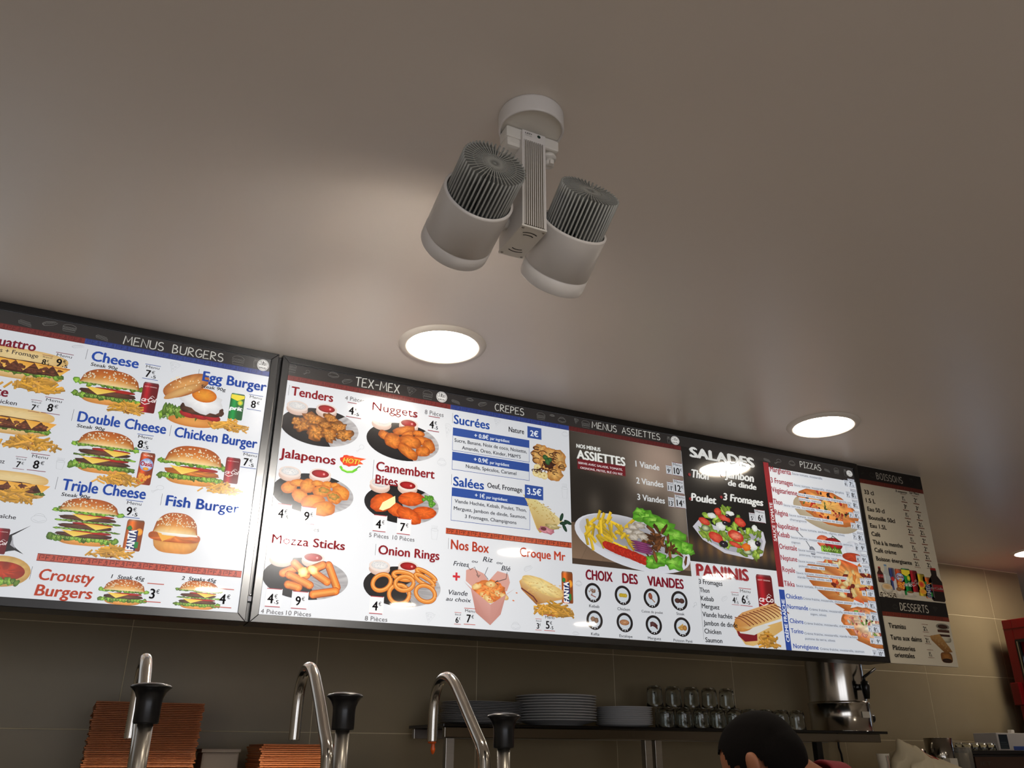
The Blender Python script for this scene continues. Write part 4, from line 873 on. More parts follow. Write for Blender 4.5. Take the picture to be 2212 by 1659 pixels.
for i, (nm, cx, cy, x0, yb, x1, cp) in enumerate(ICON):
    a = Art('meat_icon', LBX, LV_PIC, M_PRINT_LIT); a.frame('C2', cx-130, cy-155, cx+130, cy+155)
    a.blob(.5,.5,.5,.5,(28,26,30),seg=36,rings=1); a.blob(.5,.5,.36,.37,(212,220,228),seg=32,rings=1)
    for q in (-.14, 0, .14): a.blob(.5+q, .075+abs(q)*.35, .03, .03, (236, 236, 240), seg=10, rings=1)
    if i == 0:
        for _ in range(22): a.blob(.5+random.gauss(0, .1), .58+random.gauss(0, .05), .05, .03, (150, 110, 84), (110, 76, 56), rot=random.uniform(0, 180), jag=.4, seg=8, rings=1, n=.3)
        a.stick(.36, .38, .66, .28, .05, (150, 80, 66))
    elif i == 1:
        for x in (.36, .45, .56, .66): a.blob(x, .5, .1, .1, (214, 186, 60), (176, 146, 34), jag=.12)
    elif i == 2: a.blob(.42, .6, .12, .17, (170, 92, 66), (110, 50, 36), rot=15, n=.1); a.stick(.5, .46, .68, .3, .06, (170, 120, 90))
    elif i == 3: a.blob(.38, .5, .17, .13, (92, 56, 50), (50, 28, 26), n=.15); a.blob(.64, .5, .17, .13, (92, 56, 50), (50, 28, 26), n=.15)
    elif i == 4: a.blob(.4, .56, .14, .13, (160, 124, 98), (110, 80, 60), jag=.1, n=.2); a.blob(.6, .5, .14, .14, (150, 116, 92), (100, 72, 56), jag=.1, n=.2)
    elif i == 5: a.blob(.48, .5, .3, .15, (200, 150, 110), (150, 96, 62), n=.12); a.blob(.5, .5, .14, .06, (214, 166, 124), (170, 116, 80), jag=.2)
    elif i == 6:
        for y in (.58, .5, .42): a.stroke([(.28, y), (.42, y+.06), (.58, y), (.72, y-.12)], a.box[3]*.075, (78, 34, 36))
    else:
        a.poly([(.2, .44), (.56, .68), (.6, .5), (.4, .36)], [(200, 160, 90)]*4); a.blob(.45, .42, .14, .1, (206, 166, 96), (170, 120, 56)); a.blob(.66, .46, .13, .14, (190, 140, 70), (150, 96, 40))
    a.end(); words(LBX, [('C2', nm, x0, yb, x1, cp)], (40, 40, 46), .008, 'icon_caption')
# --- salads
uSr = HZ('D1', 42, 160)[0]; vP = HZ('C3', 207, 1506)[1]; 
def sbg(x, y):
    k = math.exp(-((y-.13)/.09)**2)*(.5+.5*math.exp(-((x-.55)/.35)**2)); return (24+96*k*(1+.25*sin(x*60)), 24+64*k*(1+.25*sin(x*60)), 25+36*k)
a = Art('salad_background', LBX, .0009, M_PRINT_LIT); a.uvframe(uS+.0005, vP, uSr+.006, zH1); a.grid(sbg, 60, 40); a.end()
def salad(a):
    a.poly([(.0,.52),(.12,.28),(.4,.06),(.78,.0),(.93,.1),(1,.4),(.98,.6),(.9,.66),(.5,.5),(.1,.7)], [(206,206,216)]*10); a.poly([(.06,.5),(.16,.3),(.42,.12),(.77,.07),(.9,.16),(.96,.4),(.9,.62),(.5,.5)], [(170,170,182)]*8)
    for i in range(70):
        x = random.uniform(.12, .92); top = .98-1.1*abs(x-.47)**1.3; lo = .36-.3*min(1, max(0, (x-.12)/.5)); y = random.uniform(lo, top); g = random.uniform(.7, 1.1)
        a.blob(x, y, .06, .06, (170*g, 196*g, 84*g), (110*g, 150*g, 44*g), jag=.4, seg=11, n=.2, rot=random.uniform(0, 180))
    for (x, y, rx, ry, k) in ((.16,.66,.08,.07,'t'),(.44,.78,.09,.07,'t'),(.36,.9,.05,.08,'t'),(.66,.74,.08,.09,'t'),(.58,.44,.11,.11,'s'),(.3,.36,.1,.1,'t'),(.56,.26,.09,.05,'t'),(.27,.8,.06,.06,'f'),(.38,.6,.07,.09,'f'),(.53,.9,.06,.05,'f'),(.8,.3,.07,.11,'f'),(.86,.66,.04,.07,'f'),(.17,.52,.06,.07,'c'),(.72,.14,.07,.06,'c'),(.45,.68,.045,.05,'o'),(.4,.24,.06,.07,'o'),(.88,.34,.04,.06,'o'),(.49,.84,.03,.04,'o'),(.71,.24,.07,.08,'p')):
        if k in 'ts': a.blob(x, y, rx, ry, (226, 96, 72), (186, 40, 30), jag=.06, n=.1, rot=-15)
        if k == 's': a.blob(x, y, rx*.75, ry*.7, (236, 150, 120), (206, 70, 50), n=.15)
        if k == 'f': a.blob(x, y, rx, ry, (240, 242, 240), (206, 212, 206), jag=.1, n=.05)
        if k == 'c': a.blob(x, y, rx, ry, (214, 224, 180), (50, 80, 40), n=.04)
        if k == 'o': a.blob(x, y, rx, ry, (44, 36, 52), (16, 14, 20)); a.blob(x-.008, y+.01, .009, .009, (200, 200, 206), seg=8, rings=1)
        if k == 'p': a.blob(x, y, rx, ry, (236, 130, 40), (206, 90, 20), jag=.15)
pic('salad_picture', 'C3', (203,878,1067,1450), salad, LBX)
words(LBX, [('C3','SALADES',165,252,945,112)], (224, 224, 220), .06); 
words(LBX, [('C3','Thon',178,498,405,92,.18),('C3','Jambon',585,502,945,92,.18),('C3','de dinde',620,598,972,66,.18),('C3','Poulet',180,778,495,88,.18),('C3','3 Fromages',565,772,1055,82,.18)], (236, 236, 232), .045)
a = Art('bullet_dots', LBX, LV_TXT, M_PRINT_LIT)
for (x, y) in ((163,470),(553,480),(172,760),(543,740)): a.frame('C3', x-16, y-18, x+16, y+18); a.blob(.5, .5, .5, .5, (150, 44, 48), seg=14, rings=1)
a.end()
prices(LBX, [('C3',880,928,944,1030,'Seul','5',''),('C3',950,893,1063,1045,'Menu','6','')], (110, 30, 40), WB)
# --- paninis
words(LBX, [('C4','PANINIS',175,308,1000,178)], (156, 48, 54), .06)
words(LBX, [('C4','3 Fromages',218,437,583,72),('C4','Thon',230,568,382,70),('C4','Kebab',247,697,450,70),('C4','Merguez',262,818,538,72),('C4','Viande hachée',272,948,738,74),('C4','Jambon de dinde',290,1082,820,74),('C4','Chicken',303,1210,565,72),('C4','Saumon',318,1347,583,72)], (26, 26, 32), .02, bar=('C4',205,345,1300))
prices(LBX, [('C4',722,573,842,770,'Seul','4','5'),('C4',850,512,1040,788,'Menu','6','5')], (170, 60, 66))
pic('drink_can_picture', 'C4', (1130,305,1378,905), lambda a: coke(a, 'ca·Co', .3), LBX)
def panini(a):
    a.poly([(.02,.45),(.06,.25),(.2,.02),(.35,.0),(.6,.1),(1,.4),(1,.6),(.5,.4)], [(226,190,120),(214,170,100),(220,176,104),(230,190,120)]*2)
    a.poly([(.03,.42),(.08,.2),(.2,.08),(.45,.12),(.46,.28),(.15,.34)], [(130,30,40)]*6); a.poly([(.06,.42),(.12,.26),(.4,.24),(.75,.45),(.6,.5)], [(226,224,216)]*5); a.poly([(.07,.4),(.2,.36),(.7,.56),(.5,.52)], [(90,96,60)]*4)
    a.blob(.24, .5, .25, .18, (222, 170, 96), (196, 130, 60), rot=20, seg=26, n=.04); a.poly([(.03,.55),(.1,.4),(.28,.36),(1,.66),(1,.86),(.92,1.0),(.6,.9),(.2,.72)], [(196,130,66),(206,140,70),(226,190,124),(232,200,136),(226,180,116),(216,160,100),(230,190,136),(214,156,96)])
    for i in range(12):
        t = i/11; x, y = .04+.84*t, .6+.36*t; a.stroke([(x, y), (x+.1, y-.015-.02*t), (x+.22, y-.10), (x+.3, y-.17)], a.box[3]*.024, (122, 58, 34) if i % 3 else (150, 84, 50))
pic('panini_picture', 'C4', (748,718,1512,1415), panini, LBX); pic('fries_picture', 'C4', (1090,1035,1500,1450), lambda a: fries(a, 60, (214, 154, 66)), LBX, LV_PIC2)
# --- pizzas
uWh = HZ('D1', 104, 175)[0]; vWh = HZ('D1', 104, 170)[1]
a = Art('sauce_band', LBX, .0022, M_PRINT_LIT)
R4(a, uRed0, uRed1, HZ('D1',250,1646)[1], vWh+.001, (146, 40, 46)); ub0, vb1 = HZ('D2', 168, 262); R4(a, uRed0, uRed1, ZB+FW, vb1, (42, 74, 160))
u0, v0 = HZ('D1', 192, 1103); v1 = HZ('D1', 140, 642)[1]; a.text('SAUCE TOMATE', uRed1-.005, v0, v1-v0, (uRed1-uRed0)*.56, (232, 222, 222), .04, 0, True)
u0, v0 = HZ('D2', 355, 1163); v1 = HZ('D2', 262, 432)[1]; a.text('CRÈME FRAÎCHE', uRed1-.005, v0, v1-v0, (uRed1-uRed0)*.56, (226, 230, 240), .04, 0, True); a.end()
PZ = [('Margherita',132,265,382,[('Sauce tomate, mozzarella',392,302,752)]),('3 Fromages',142,397,405,[('Sauce tomate, mozzarella, chèvre, gruyère',415,438,1012)]),('Végétarienne',152,508,458,[('Sauce tomate, mozzarella, champignons,',468,552,1045),('poivrons, oignons',478,605,738)]),
 ('Thon',170,652,280,[('Sauce tomate, mozzarella, Thon, olives',292,678,855)]),('Régina',188,780,348,[('Sauce tomate, mozzarella, jambon de dinde,',358,797,1000),('champignons',368,850,565)]),('Napolitaine',205,937,472,[('Sauce tomate, anchois, câpres, olives',487,967,1020)]),
 ('Kebab',222,1042,368,[('Sauce tomate, mozzarella, viande de kebab, poivron,',380,1062,1120),('oignon',388,1122,490)]),('Orientale',242,1188,455,[('Sauce tomate, mozzarella, merguez,',468,1214,990),('poivrons, oignons, olives, oeuf',482,1270,928)]),
 ('Neptune',260,1322,458,[('Sauce tomate, mozzarella, Thon,',468,1347,940),('poivron, olives, oeuf',477,1405,780)]),('Royale',280,1462,432,[('Sauce tomate, mozzarella, champignons,',445,1487,1045),('viande hachée, olives, oeuf',457,1538,865)]),('Tikka',300,1632,428,[])]
PZ2 = [('Chicken',302,410,580,[('Crème fraîche, mozzarella, chicken, pomme de terre',592,433,1605)]),('Normande',328,587,680,[('Crème fraîche, mozzarella, jambon de dinde,',697,616,1645),('oigon, olives',718,698,988)]),('Chèvre',368,832,600,[('Crème fraîche, mozzarella, chèvre, miel',612,853,1460)]),
 ('Torino',388,1003,600,[('Crème fraîche, mozzarella, viande hachée,',615,1028,1520),('pomme de terre, olives',628,1118,1138)]),('Norvégienne',428,1262,860,[('Crème fraîche, mozzarella, saumon',882,1292,1635)])]
for (nm, x, y, x1, ls) in PZ:
    a = Art('dish_name', LBX, LV_TXT, M_PRINT_LIT); a.T('D1', nm, x, y, x1, 60, (166, 46, 56), .02); a.end()
    a = Art('ingredient_text', LBX, LV_TXT-.0006, M_PRINT_LIT)
    for (st, q, yy, q1) in ls: a.T('D1', st, q, yy, q1, 24, (74, 78, 88), .0, bg=(216, 222, 232))
    if nm == 'Tikka': a.T('D2', 'Sauce tomate, Poulet, poivron, olives, oeuf', 475, 213, 1385, 38, (74, 78, 88), .0, bg=(216, 222, 232))
    if a.p: a.end()
for (nm, x, y, x1, ls) in PZ2:
    a = Art('dish_name', LBX, LV_TXT, M_PRINT_LIT); a.T('D2', nm, x, y, x1, 76, (44, 76, 160), .02); a.end()
    a = Art('ingredient_text', LBX, LV_TXT-.0006, M_PRINT_LIT)
    for (st, q, yy, q1) in ls: a.T('D2', st, q, yy, q1, 36, (74, 80, 94), .0, bg=(216, 222, 232))
    a.end()
def pizza(a, cc=(236, 180, 96), sp_=((40, 26, 30), (190, 50, 40), (90, 110, 50), (214, 110, 70)), board=True):
    if board: a.blob(.48, .4, .5, .38, (196, 184, 160), (170, 156, 130), rot=-8, seg=36, rings=2)
    a.blob(.52, .55, .46, .38, (226, 160, 90), (176, 96, 44), rot=-10, seg=40, n=.08, jag=.03); a.blob(.52, .58, .41, .32, cc, (220, 120, 60), rot=-10, seg=36, rings=6, n=.2, jag=.05)
    for _ in range(60):
        c = random.choice(sp_); k = random.uniform(.8, 1.2); an = random.uniform(0, 6.28); r_ = sqrt(random.random()); a.blob(.52+.38*r_*cos(an), .57+.3*r_*sin(an)-.1*(r_*cos(an)), random.uniform(.015, .04), random.uniform(.02, .035), tuple(min(255, z*k) for z in c), tuple(z*.7 for z in c), jag=.35, seg=9, rings=2, rot=random.uniform(0, 180))
pic('pizza_picture', 'D1', (420,462,1190,990), pizza, LBX)
def bigp(a):
    a.stroke([(0, 1.0), (.12, .86), (.2, .7)], .004, (120, 124, 134)); a.blob(.2, .7, .04, .07, (150, 154, 164), (100, 104, 116), rot=20)
    a.blob(.38, .87, .1, .1, (226, 130, 90), (196, 80, 50), n=.1); a.blob(.52, .85, .13, .1, (186, 30, 40), (130, 20, 30), n=.08); a.stroke([(.5, .93), (.52, .98), (.6, .92)], .004, (50, 80, 50)); lettuce(a, .35, .6, .76, .08, 8)
    a.blob(.8, .8, .12, .14, (226, 226, 232), (206, 210, 218), n=.04); a.blob(.78, .68, .16, .07, (196, 70, 40), (150, 50, 30), n=.15)
    a.blob(.75, .12, .72, .34, (226, 160, 90), (170, 90, 40), rot=-16, seg=50, n=.06, a0=40, a1=262); a.blob(.78, .28, .5, .28, (236, 180, 100), (206, 80, 40), rot=-18, seg=40, rings=6, n=.22)
    for _ in range(50): c = random.choice(((206, 70, 40), (240, 210, 140), (226, 130, 60), (120, 40, 30), (250, 230, 170))); a.blob(random.uniform(.35, .98), random.uniform(.08, .55), .05, .035, c, tuple(z*.8 for z in c), jag=.35, seg=10, rings=2, rot=random.uniform(0, 180))
    a.poly([(.2,.52),(.3,.38),(.56,.34),(.5,.5)], [(140,90,50),(230,190,120),(200,110,60),(216,140,80)])
a = Art('pizza_picture', LBX, LV_PIC, M_PRINT_LIT); u0, v1 = HZ('D1', 430, 960); v0 = HZ('D2', 1200, 440)[1]; a.uvframe(u0, v0, XB1-FW-.002, v1); bigp(a); 
UM = XB1-FW
a.p = [([(min(x, UM), z) for x, z in vs], fs, cs) for vs, fs, cs in a.p]; a.end()
a = Art('pizza_picture', LBX, LV_PIC, M_PRINT_LIT); a.frame('D2', 1190, 540, 2300, 1400); pizza(a, (238, 224, 196), ((214, 110, 96), (226, 150, 130), (130, 170, 80), (40, 50, 40), (240, 236, 220)), False)
a.p = [([(min(x, UM), max(z, ZB+FW)) for x, z in vs], fs, cs) for vs, fs, cs in a.p]; a.end()
PP = [('6','5','7','5'),('7','5','8','5'),('7','5','8','5'),('7','5','8','5'),('7','5','8','5'),('7','5','8','5'),('8','','9',''),('8','5','9','5'),('8','5','9','5'),('9','','10','')]
PB = [((1016,370,1058,443),(1066,358,1138,455)),((1037,512,1085,577),(1092,484,1163,590)),((1056,638,1105,703),(1112,612,1184,706)),((1076,755,1124,822),(1131,745,1205,828)),((1098,880,1148,952),(1156,865,1232,962)),((1118,1003,1166,1080),(1172,995,1250,1098)),((1142,1130,1190,1215),(1197,1122,1276,1222)),((1162,1272,1210,1345),(1217,1262,1303,1368)),((1186,1405,1236,1482),(1242,1395,1325,1488)),((1208,1543,1260,1622),(1267,1538,1350,1630))]
PP2 = [('9','','10',''),('7','5','8','5'),('7','5','8','5'),('7','5','8','5'),('8','','9',''),('9','','10','')]
PB2 = [((1600,283,1662,377),(1682,262,1802,392)),((1636,480,1698,572),(1712,458,1838,592)),((1668,680,1736,780),(1748,652,1866,800)),((1702,880,1766,986),(1774,856,1900,1002)),((1738,1088,1806,1190),(1814,1060,1936,1206)),((1776,1300,1846,1392),(1852,1272,1986,1415))]
for c, P1, P2 in (('D1', PB, PP), ('D2', PB2, PP2)):
    for (ba, bb_), (s1, t1, s2, t2) in zip(P1, P2): prices(LBX, [(c, *ba, 'Seul', s1, t1), (c, *bb_, 'Menu', s2, t2)], (88, 60, 84), (214, 220, 230))
# ------------------------------------------------------------------ unlit drinks and desserts board
XP0, XP1 = XB1+.0015, 3.094; ZP = ZB+.001
PO = thing('drinks_menu_board', 'unlit flat board of drinks and desserts beside the pizza menu', 'menu board', ((XP0+XP1)/2, YB, (ZB+ZT)/2))
b = MB(); b.box(XP0, XP1, YB, YB+.012, ZP, ZT-.001); world_part(b, 'panel', mat('white_pvc', (210, 205, 195), rough=.6), PO)
# posts that hold the boards from behind
_ML = M_PRINT_LIT; M_PRINT_LIT = M_PRINT_FLAT
CRM = (198, 190, 170)
a = Art('menu_sheet', PO, .0005, M_PRINT_FLAT); R4(a, XP0, XP1, ZP, ZT-.002, CRM); 
zh = HZ('E1', 92, 185)[1]; zb_ = HZ('E1', 95, 235)[1]; R4(a, XP0, XP1, zh, ZT-.002, (24, 22, 22))
a.end()
a = Art('header_band', PO, .0008, M_PRINT_FLAT); greek(a, XP0, XP1, zb_, zh, (110, 44, 34), (70, 26, 22))
a.end(); a = Art('header_band', PO, .0008, M_PRINT_FLAT)
z1, z2, z3 = HZ('E2', 355, 75)[1], HZ('E2', 425, 368)[1], HZ('E2', 436, 460)[1]; R4(a, XP0, XP1, z2, z1, (24, 22, 22)); greek(a, XP0, XP1, z3, z2, (110, 44, 30), (66, 26, 20))
a.end()
heading(PO, 'E1', 'BOISSONS', 298, 190, 610, 72, (196, 190, 176)); heading(PO, 'E2', 'DESSERTS', 790, 352, 1350, 145, (206, 200, 184))
for (c, x0, y0, x1, y1, kd) in (('E1',105,100,150,140,'leg'),('E1',205,110,280,185,'bird'),('E1',680,185,735,230,'cup'),('E2',620,220,740,350,'bird'),('E2',1430,290,1540,390,'pizza')): one_doodle(PO, c, x0, y0, x1, y1, kd, (66, 64, 60))
DK = (36, 30, 26)
DR_ = [('33 cl',152,367,265),('1.5 L',172,467,285),('Eau 50 cl',190,570,395),('Bouteille 50cl',205,670,520),('Eau 1.5L',222,767,420),('Café',238,867,343),('Thé à la menthe',255,965,612),('Café crème',275,1060,535),('Boisson énergisante',295,1162,722)]
for (st, x, y, x1) in DR_: words(PO, [('E1', st, x, y, x1, 48)], DK, .025)
words(PO, [('E1','À emporter',525,346,665,28),('E1','Sur Place',690,366,805,28)], DK, .01, 'column_heading')
C1_ = ['1,5','3','1,5','2','2,5','1,5','1,5','1,5','2,5']; C2_ = ['2','3','2','2,5','2,5','2','2','2,5','2,5']
for k in range(9):
    for (cl, xa, xb, ya, yb_) in ((C1_, 620, 780, 378, 1160), (C2_, 762, 925, 400, 1175)):
        s_ = cl[k].split(','); x = xa+(xb-xa)*k/8; y = ya+(yb_-ya)*k/8
        prices(PO, [('E1', x-36, y-5, x+36, y+88, '', s_[0], s_[1] if len(s_) > 1 else '')], (120, 62, 44))
words(PO, [('E2','Tiramisu',555,698,895,96)], DK, .025); words(PO, [('E2','Tarte aux daims',592,930,1218,92)], DK, .025); words(PO, [('E2','Pâtisseries',640,1135,1085,92)], DK, .025); words(PO, [('E2','orientales',675,1280,1075,92)], DK, .025)
prices(PO, [('E2',1218,632,1342,788,'','2','5'),('E2',1264,864,1388,1022,'','2','5'),('E2',1322,1138,1448,1298,'','1','5')], (120, 62, 40))
def bottle(c0, c1, lab): 
    def f(a):
        a.poly([(.3,.98),(.7,.98),(.72,.9),(.7,.78),(1,.6),(1,.05),(.9,0),(.1,0),(0,.05),(0,.6),(.3,.78),(.28,.9)], [c0]*12); a.rect(.0, .3, 1, .5, lab); a.rect(.3, .93, .7, 1, c1); a.stroke([(.2,.1),(.2,.55)], a.box[2]*.08, tuple(min(255, z+60) for z in c0))
        if lab[0] > 120 and lab[1] < 60: tx(a, 'ca·Cola', .04, .36, .96, .07, (230, 222, 214), .03, .2)
    return f
def rb(a): can(a, (56, 66, 120), (190, 190, 200)); a.poly([(.5,.0),(1,.0),(1,.5),(.5,.5)], [(200,200,208)]*4); a.blob(.5,.5,.3,.1,(190,50,50),seg=12)
def lipton(a): can(a, (222, 190, 50), None); a.blob(.5, .52, .4, .18, (214, 50, 40), (236, 210, 60)); a.blob(.5, .2, .4, .12, (240, 150, 50), (230, 180, 60))
def bowl(a):
    for _ in range(46): a.blob(random.uniform(0, 1), random.uniform(.0, .3), .03, .035, (52, 34, 24), (34, 22, 16), jag=.4, seg=7, rings=1)
    a.blob(.5, .62, .36, .34, (206, 200, 184), (160, 152, 134), n=.04, seg=24); a.blob(.5, .72, .3, .2, (196, 160, 110), (214, 190, 150), seg=20)
def cup(a): a.blob(.5, .2, .5, .16, (190, 184, 170), (170, 164, 150), seg=24); a.blob(.48, .52, .34, .36, (214, 208, 194), (180, 172, 158), seg=24); a.blob(.48, .72, .28, .16, (150, 110, 70), (120, 80, 50)); a.blob(.9, .5, .12, .14, (200, 194, 180), seg=12); a.blob(.9, .5, .06, .07, CRM, seg=10)
for (bx_, fn, nm, lv) in (((305,1240,375,1425),bottle((60,30,26),(150,40,34),(150,30,34)),'bottle_picture',LV_PIC),((378,1215,458,1475),bottle((170,176,174),(90,130,170),(176,186,190)),'bottle_picture',LV_PIC),((455,1255,526,1515),rb,'drink_can_picture',LV_PIC),((530,1270,632,1520),oasis,'drink_can_picture',LV_PIC),((610,1265,718,1590),sprite,'drink_can_picture',LV_PIC),
        ((695,1285,798,1540),coke,'drink_can_picture',LV_PIC),((782,1325,888,1588),lipton,'drink_can_picture',LV_PIC),((868,1366,970,1618),fanta,'drink_can_picture',LV_PIC),((925,1260,1085,1652),bottle((34,24,22),(150,30,30),(130,26,30)),'bottle_picture',LV_PIC),((330,1430,525,1602),bowl,'cup_picture',LV_PIC2),((515,1470,628,1612),cup,'cup_picture',LV_PIC2),((640,1520,770,1605),cup,'cup_picture',LV_PIC2)):
    pic(nm, 'E1', bx_, fn, PO, lv)
def jar(a): a.blob(.5,.2,.46,.2,(190,184,160),(120,112,96),power=.6,seg=24); a.poly([(.05,.25),(.95,.25),(.98,.8),(.02,.8)],[(196,190,170)]*4); a.rect(.08,.3,.92,.42,(60,36,28)); a.rect(.06,.52,.94,.66,(70,42,32)); a.blob(.5,.82,.5,.17,(160,156,140),(110,106,94),seg=26); a.blob(.5,.82,.38,.11,(60,36,28),(44,26,20),seg=22,n=.2)
def slice_(a):
    a.poly([(.0,.86),(.05,.65),(.62,.0),(1,.08),(.9,.3),(.5,1)], [(170,128,70),(140,100,54),(120,80,40),(130,88,46),(150,108,60),(176,136,80)])
    for _ in range(40): t = random.random(); a.blob(.15+.65*t+random.uniform(-.12,.12), .82-.6*t+random.uniform(-.1,.14), .03, .035, (120, 84, 48), (176, 140, 90), jag=.4, seg=7, rings=1)
def pastry(a): a.blob(.5,.5,.5,.5,(150,100,48),(96,58,26),power=.6,seg=26,n=.12,rot=0); a.blob(.5,.22,.42,.2,(50,28,18),(34,20,14),seg=20,n=.2)
pic('dessert_picture', 'E2', (1515,615,1780,995), jar, PO); pic('dessert_picture', 'E2', (1395,830,1792,1200), slice_, PO, LV_PIC2); pic('dessert_picture', 'E2', (1593,1190,1822,1402), pastry, PO)
M_PRINT_LIT = _ML
# lettering on the spotlight driver
_Y = sy+by0-.0008
a = Art('lettering', drv, 0, M_PRINT_SMALL, Y=_Y)
a.parent = sp; zt = CEIL+bz1
a.text('LED', sx+bx0+.006, zt-.0085, .014, .0038, (50,48,44), .03); a.text('DRIVER', sx+bx0+.006, zt-.0125, .014, .0016, (80,76,70), 0)
a.frame('A1', 0, 0, 1, 1); a.uvframe(sx+bx1-.017, zt-.0105, sx+bx1-.010, zt-.0035); a.blob(.5,.5,.5,.5,(24,48,40),seg=18,rings=1); a.end()
# ------------------------------------------------------------------ sauce pumps on the front counter
YP = 1.25
def make_pump(kx, label, knob_z, sp_pts, base_z=1.30):
    t = thing('sauce_pump', label, 'pump', (kx, YP, base_z), 0, 'sauce pumps on the counter')
    g = EYE
    b = MB(); b.lathe([(0, .001), (.062, .001), (.064, .004), (.064, .135), (.066, .139), (.0, .139)], 36, c=(0, .05, 0)); b.build('sauce_tub', M_STEELB, t)
    b = MB(); b.lathe([(0, .139), (.07, .139), (.071, .144), (.02, .150), (.018, .158), (0, .158)], 36, c=(0, .05, 0)); b.build('tub_lid', M_STEELB, t)
    b = MB(); b.lathe([(0, .1), (.0098, .1), (.0098, knob_z-base_z-.044), (0, knob_z-base_z-.044)], 24); b.build('plunger_rod', M_STEELB, t)
    kz = knob_z-base_z
    b = MB(); b.lathe([(0, -.047), (.0148, -.047), (.0158, -.045), (.0158, -.022), (.0165, -.016), (.0195, -.009), (.0235, -.0045), (.0258, -.003), (.0258, -.0018), (.0235, .0002), (.014, .0026), (0, .0036)], 48, c=(0, 0, kz))
    b.build('knob', M_BLACK, t)
    pts = [Vector((0, y-YP, z+g-base_z)) for y, z in sp_pts]
    # smooth the bend
    for _ in range(3):
        q = [pts[0]]
        for i in range(len(pts)-1): q += [pts[i]*.75+pts[i+1]*.25, pts[i]*.25+pts[i+1]*.75]
        pts = q+[pts[-1]]
    n = len(pts); bm_ = MB(); bm_.tube(pts, [.0094 if i < n-1 else .0092 for i in range(n)], 22, cap=False)
    bm_.tube([p for p in pts[-3:]], .0075, 16, cap=True, mi=1)
    bm_.build('spout', [M_STEEL, M_DARK], t)
    return t
shape = [(1.318, -.08), (1.320, -.02), (1.325, .004), (1.352, .026), (1.395, .062), (1.428, .090), (1.455, .112), (1.487, .126), (1.525, .124), (1.551, .100), (1.557, .070), (1.557, .018)]
p3 = make_pump(.588, 'sauce pump with an orange drip hanging from its spout', EYE+.053, shape)
b = MB(); b.lathe([(0, -.022), (.003, -.019), (.0046, -.013), (.003, -.006), (.0052, .002), (0, .002)], 16, c=(.002, 1.557-YP, .018+EYE-1.30))
b.lathe([(0, -.004), (.0075, -.003), (.008, .001), (0, .001)], 18, c=(0, 1.557-YP, .018+EYE-1.30))
b.build('sauce_drip', mat('orange_sauce', (206, 84, 24), rough=.15), p3)
make_pump(.337, 'middle sauce pump of the three, left of the one with the drip', EYE+.075, [(y, z+(.006 if z > .03 else 0)) for y, z in shape])
make_pump(.078, 'leftmost sauce pump, in front of the tall stack of pizza boxes', EYE+.079, [(y+.005*(i > 4), z+(.008 if z > .03 else 0)) for i, (y, z) in enumerate(shape)])
ct = thing('serving_counter', 'stone-topped serving counter under the sauce pumps', 'counter', (.6, 1.4, 0))
b = MB(); b.bbox(-1.6, 3.2, 1.06, 1.40, 1.265, 1.30, .004); world_part(b, 'worktop', mat('grey_stone', (96, 90, 84), rough=.25, noise=.3, nscale=60), ct)
b = MB(); b.box(-1.56, 3.16, 1.10, 1.37, 0, 1.265); world_part(b, 'body', M_BLACK, ct)

# ------------------------------------------------------------------ shelf with crockery
ZS = EYE+.0995; YS0, YS1 = 3.13, 3.52
sh = thing('glass_shelf', 'dark glass shelf on steel rails holding plates, glasses and the boiler', 'shelf', (2.4, 3.3, 0))
xs0, xs1 = 1.235, 3.47
b = MB(); b.bbox(xs0-.01, xs1+.04, YS0, YS1, ZS-.012, ZS, .002); world_part(b, 'shelf_board', M_SHELF, sh)
b = MB(); b.bbox(xs0, xs1, YS0+.012, YS0+.04, ZS-.049, ZS-.0125, .002); world_part(b, 'front_rail', mat('dull_polished_rail', (120, 114, 104), rough=.12, metal=1, bump=.15, bscale=14), sh)
b = MB(); b.bbox(xs0, xs1, YS1-.04, YS1-.012, ZS-.049, ZS-.0125, .002); world_part(b, 'rear_rail', M_STEELB, sh)
for x in (1.262, 2.145, 2.195, 3.085):
    b = MB(); b.bbox(x-.017, x+.017, YS0+.02, YS0+.05, 0, ZS-.0495, .002); world_part(b, 'post', M_STEELB if x < 3 else M_BLACK, sh)
for x in (2.145, 2.195):
    b = MB(); b.lathe([(0, .003), (.005, .002), (.006, 0)], 12, c=(x, YS0+.02, ZS-.165), axis=(0, -1, 0)); world_part(b, 'bolt', M_DARK, sh)
# plates
def make_plate(name, label, grp, x, y, z, r, h, sx_=1, sy_=1, rz=0, prof=None):
    t = thing(name, label, 'plate', (x, y, z), rz, grp)
    b = MB(); pr = prof or [(0, .0), (r*.55, 0), (r*.58, .001), (r*.70, h*.45), (r*.985, h), (r, h*.98), (r, h*.86), (r*.97, h*.78), (r*.68, h*.2), (r*.62, -.0), (r*.60, -.003), (r*.5, -.003), (0, -.0015)]
    pr = [(a_, b_+.0035) for a_, b_ in pr]
    b.lathe(pr[::-1], 48, sx=sx_, sy=sy_); b.build('dish', M_PLATE, t)
    return t
NTH = ['bottom', 'second', 'third', 'fourth', 'fifth', 'sixth', 'seventh', 'eighth', 'ninth', 'tenth', 'eleventh', 'twelfth', 'thirteenth']
def nth(k, n): return 'topmost' if k == n-1 else ('bottom' if k == 0 else NTH[k]+' from the bottom')
z = ZS+.0005
xm = 1.462
proto = None
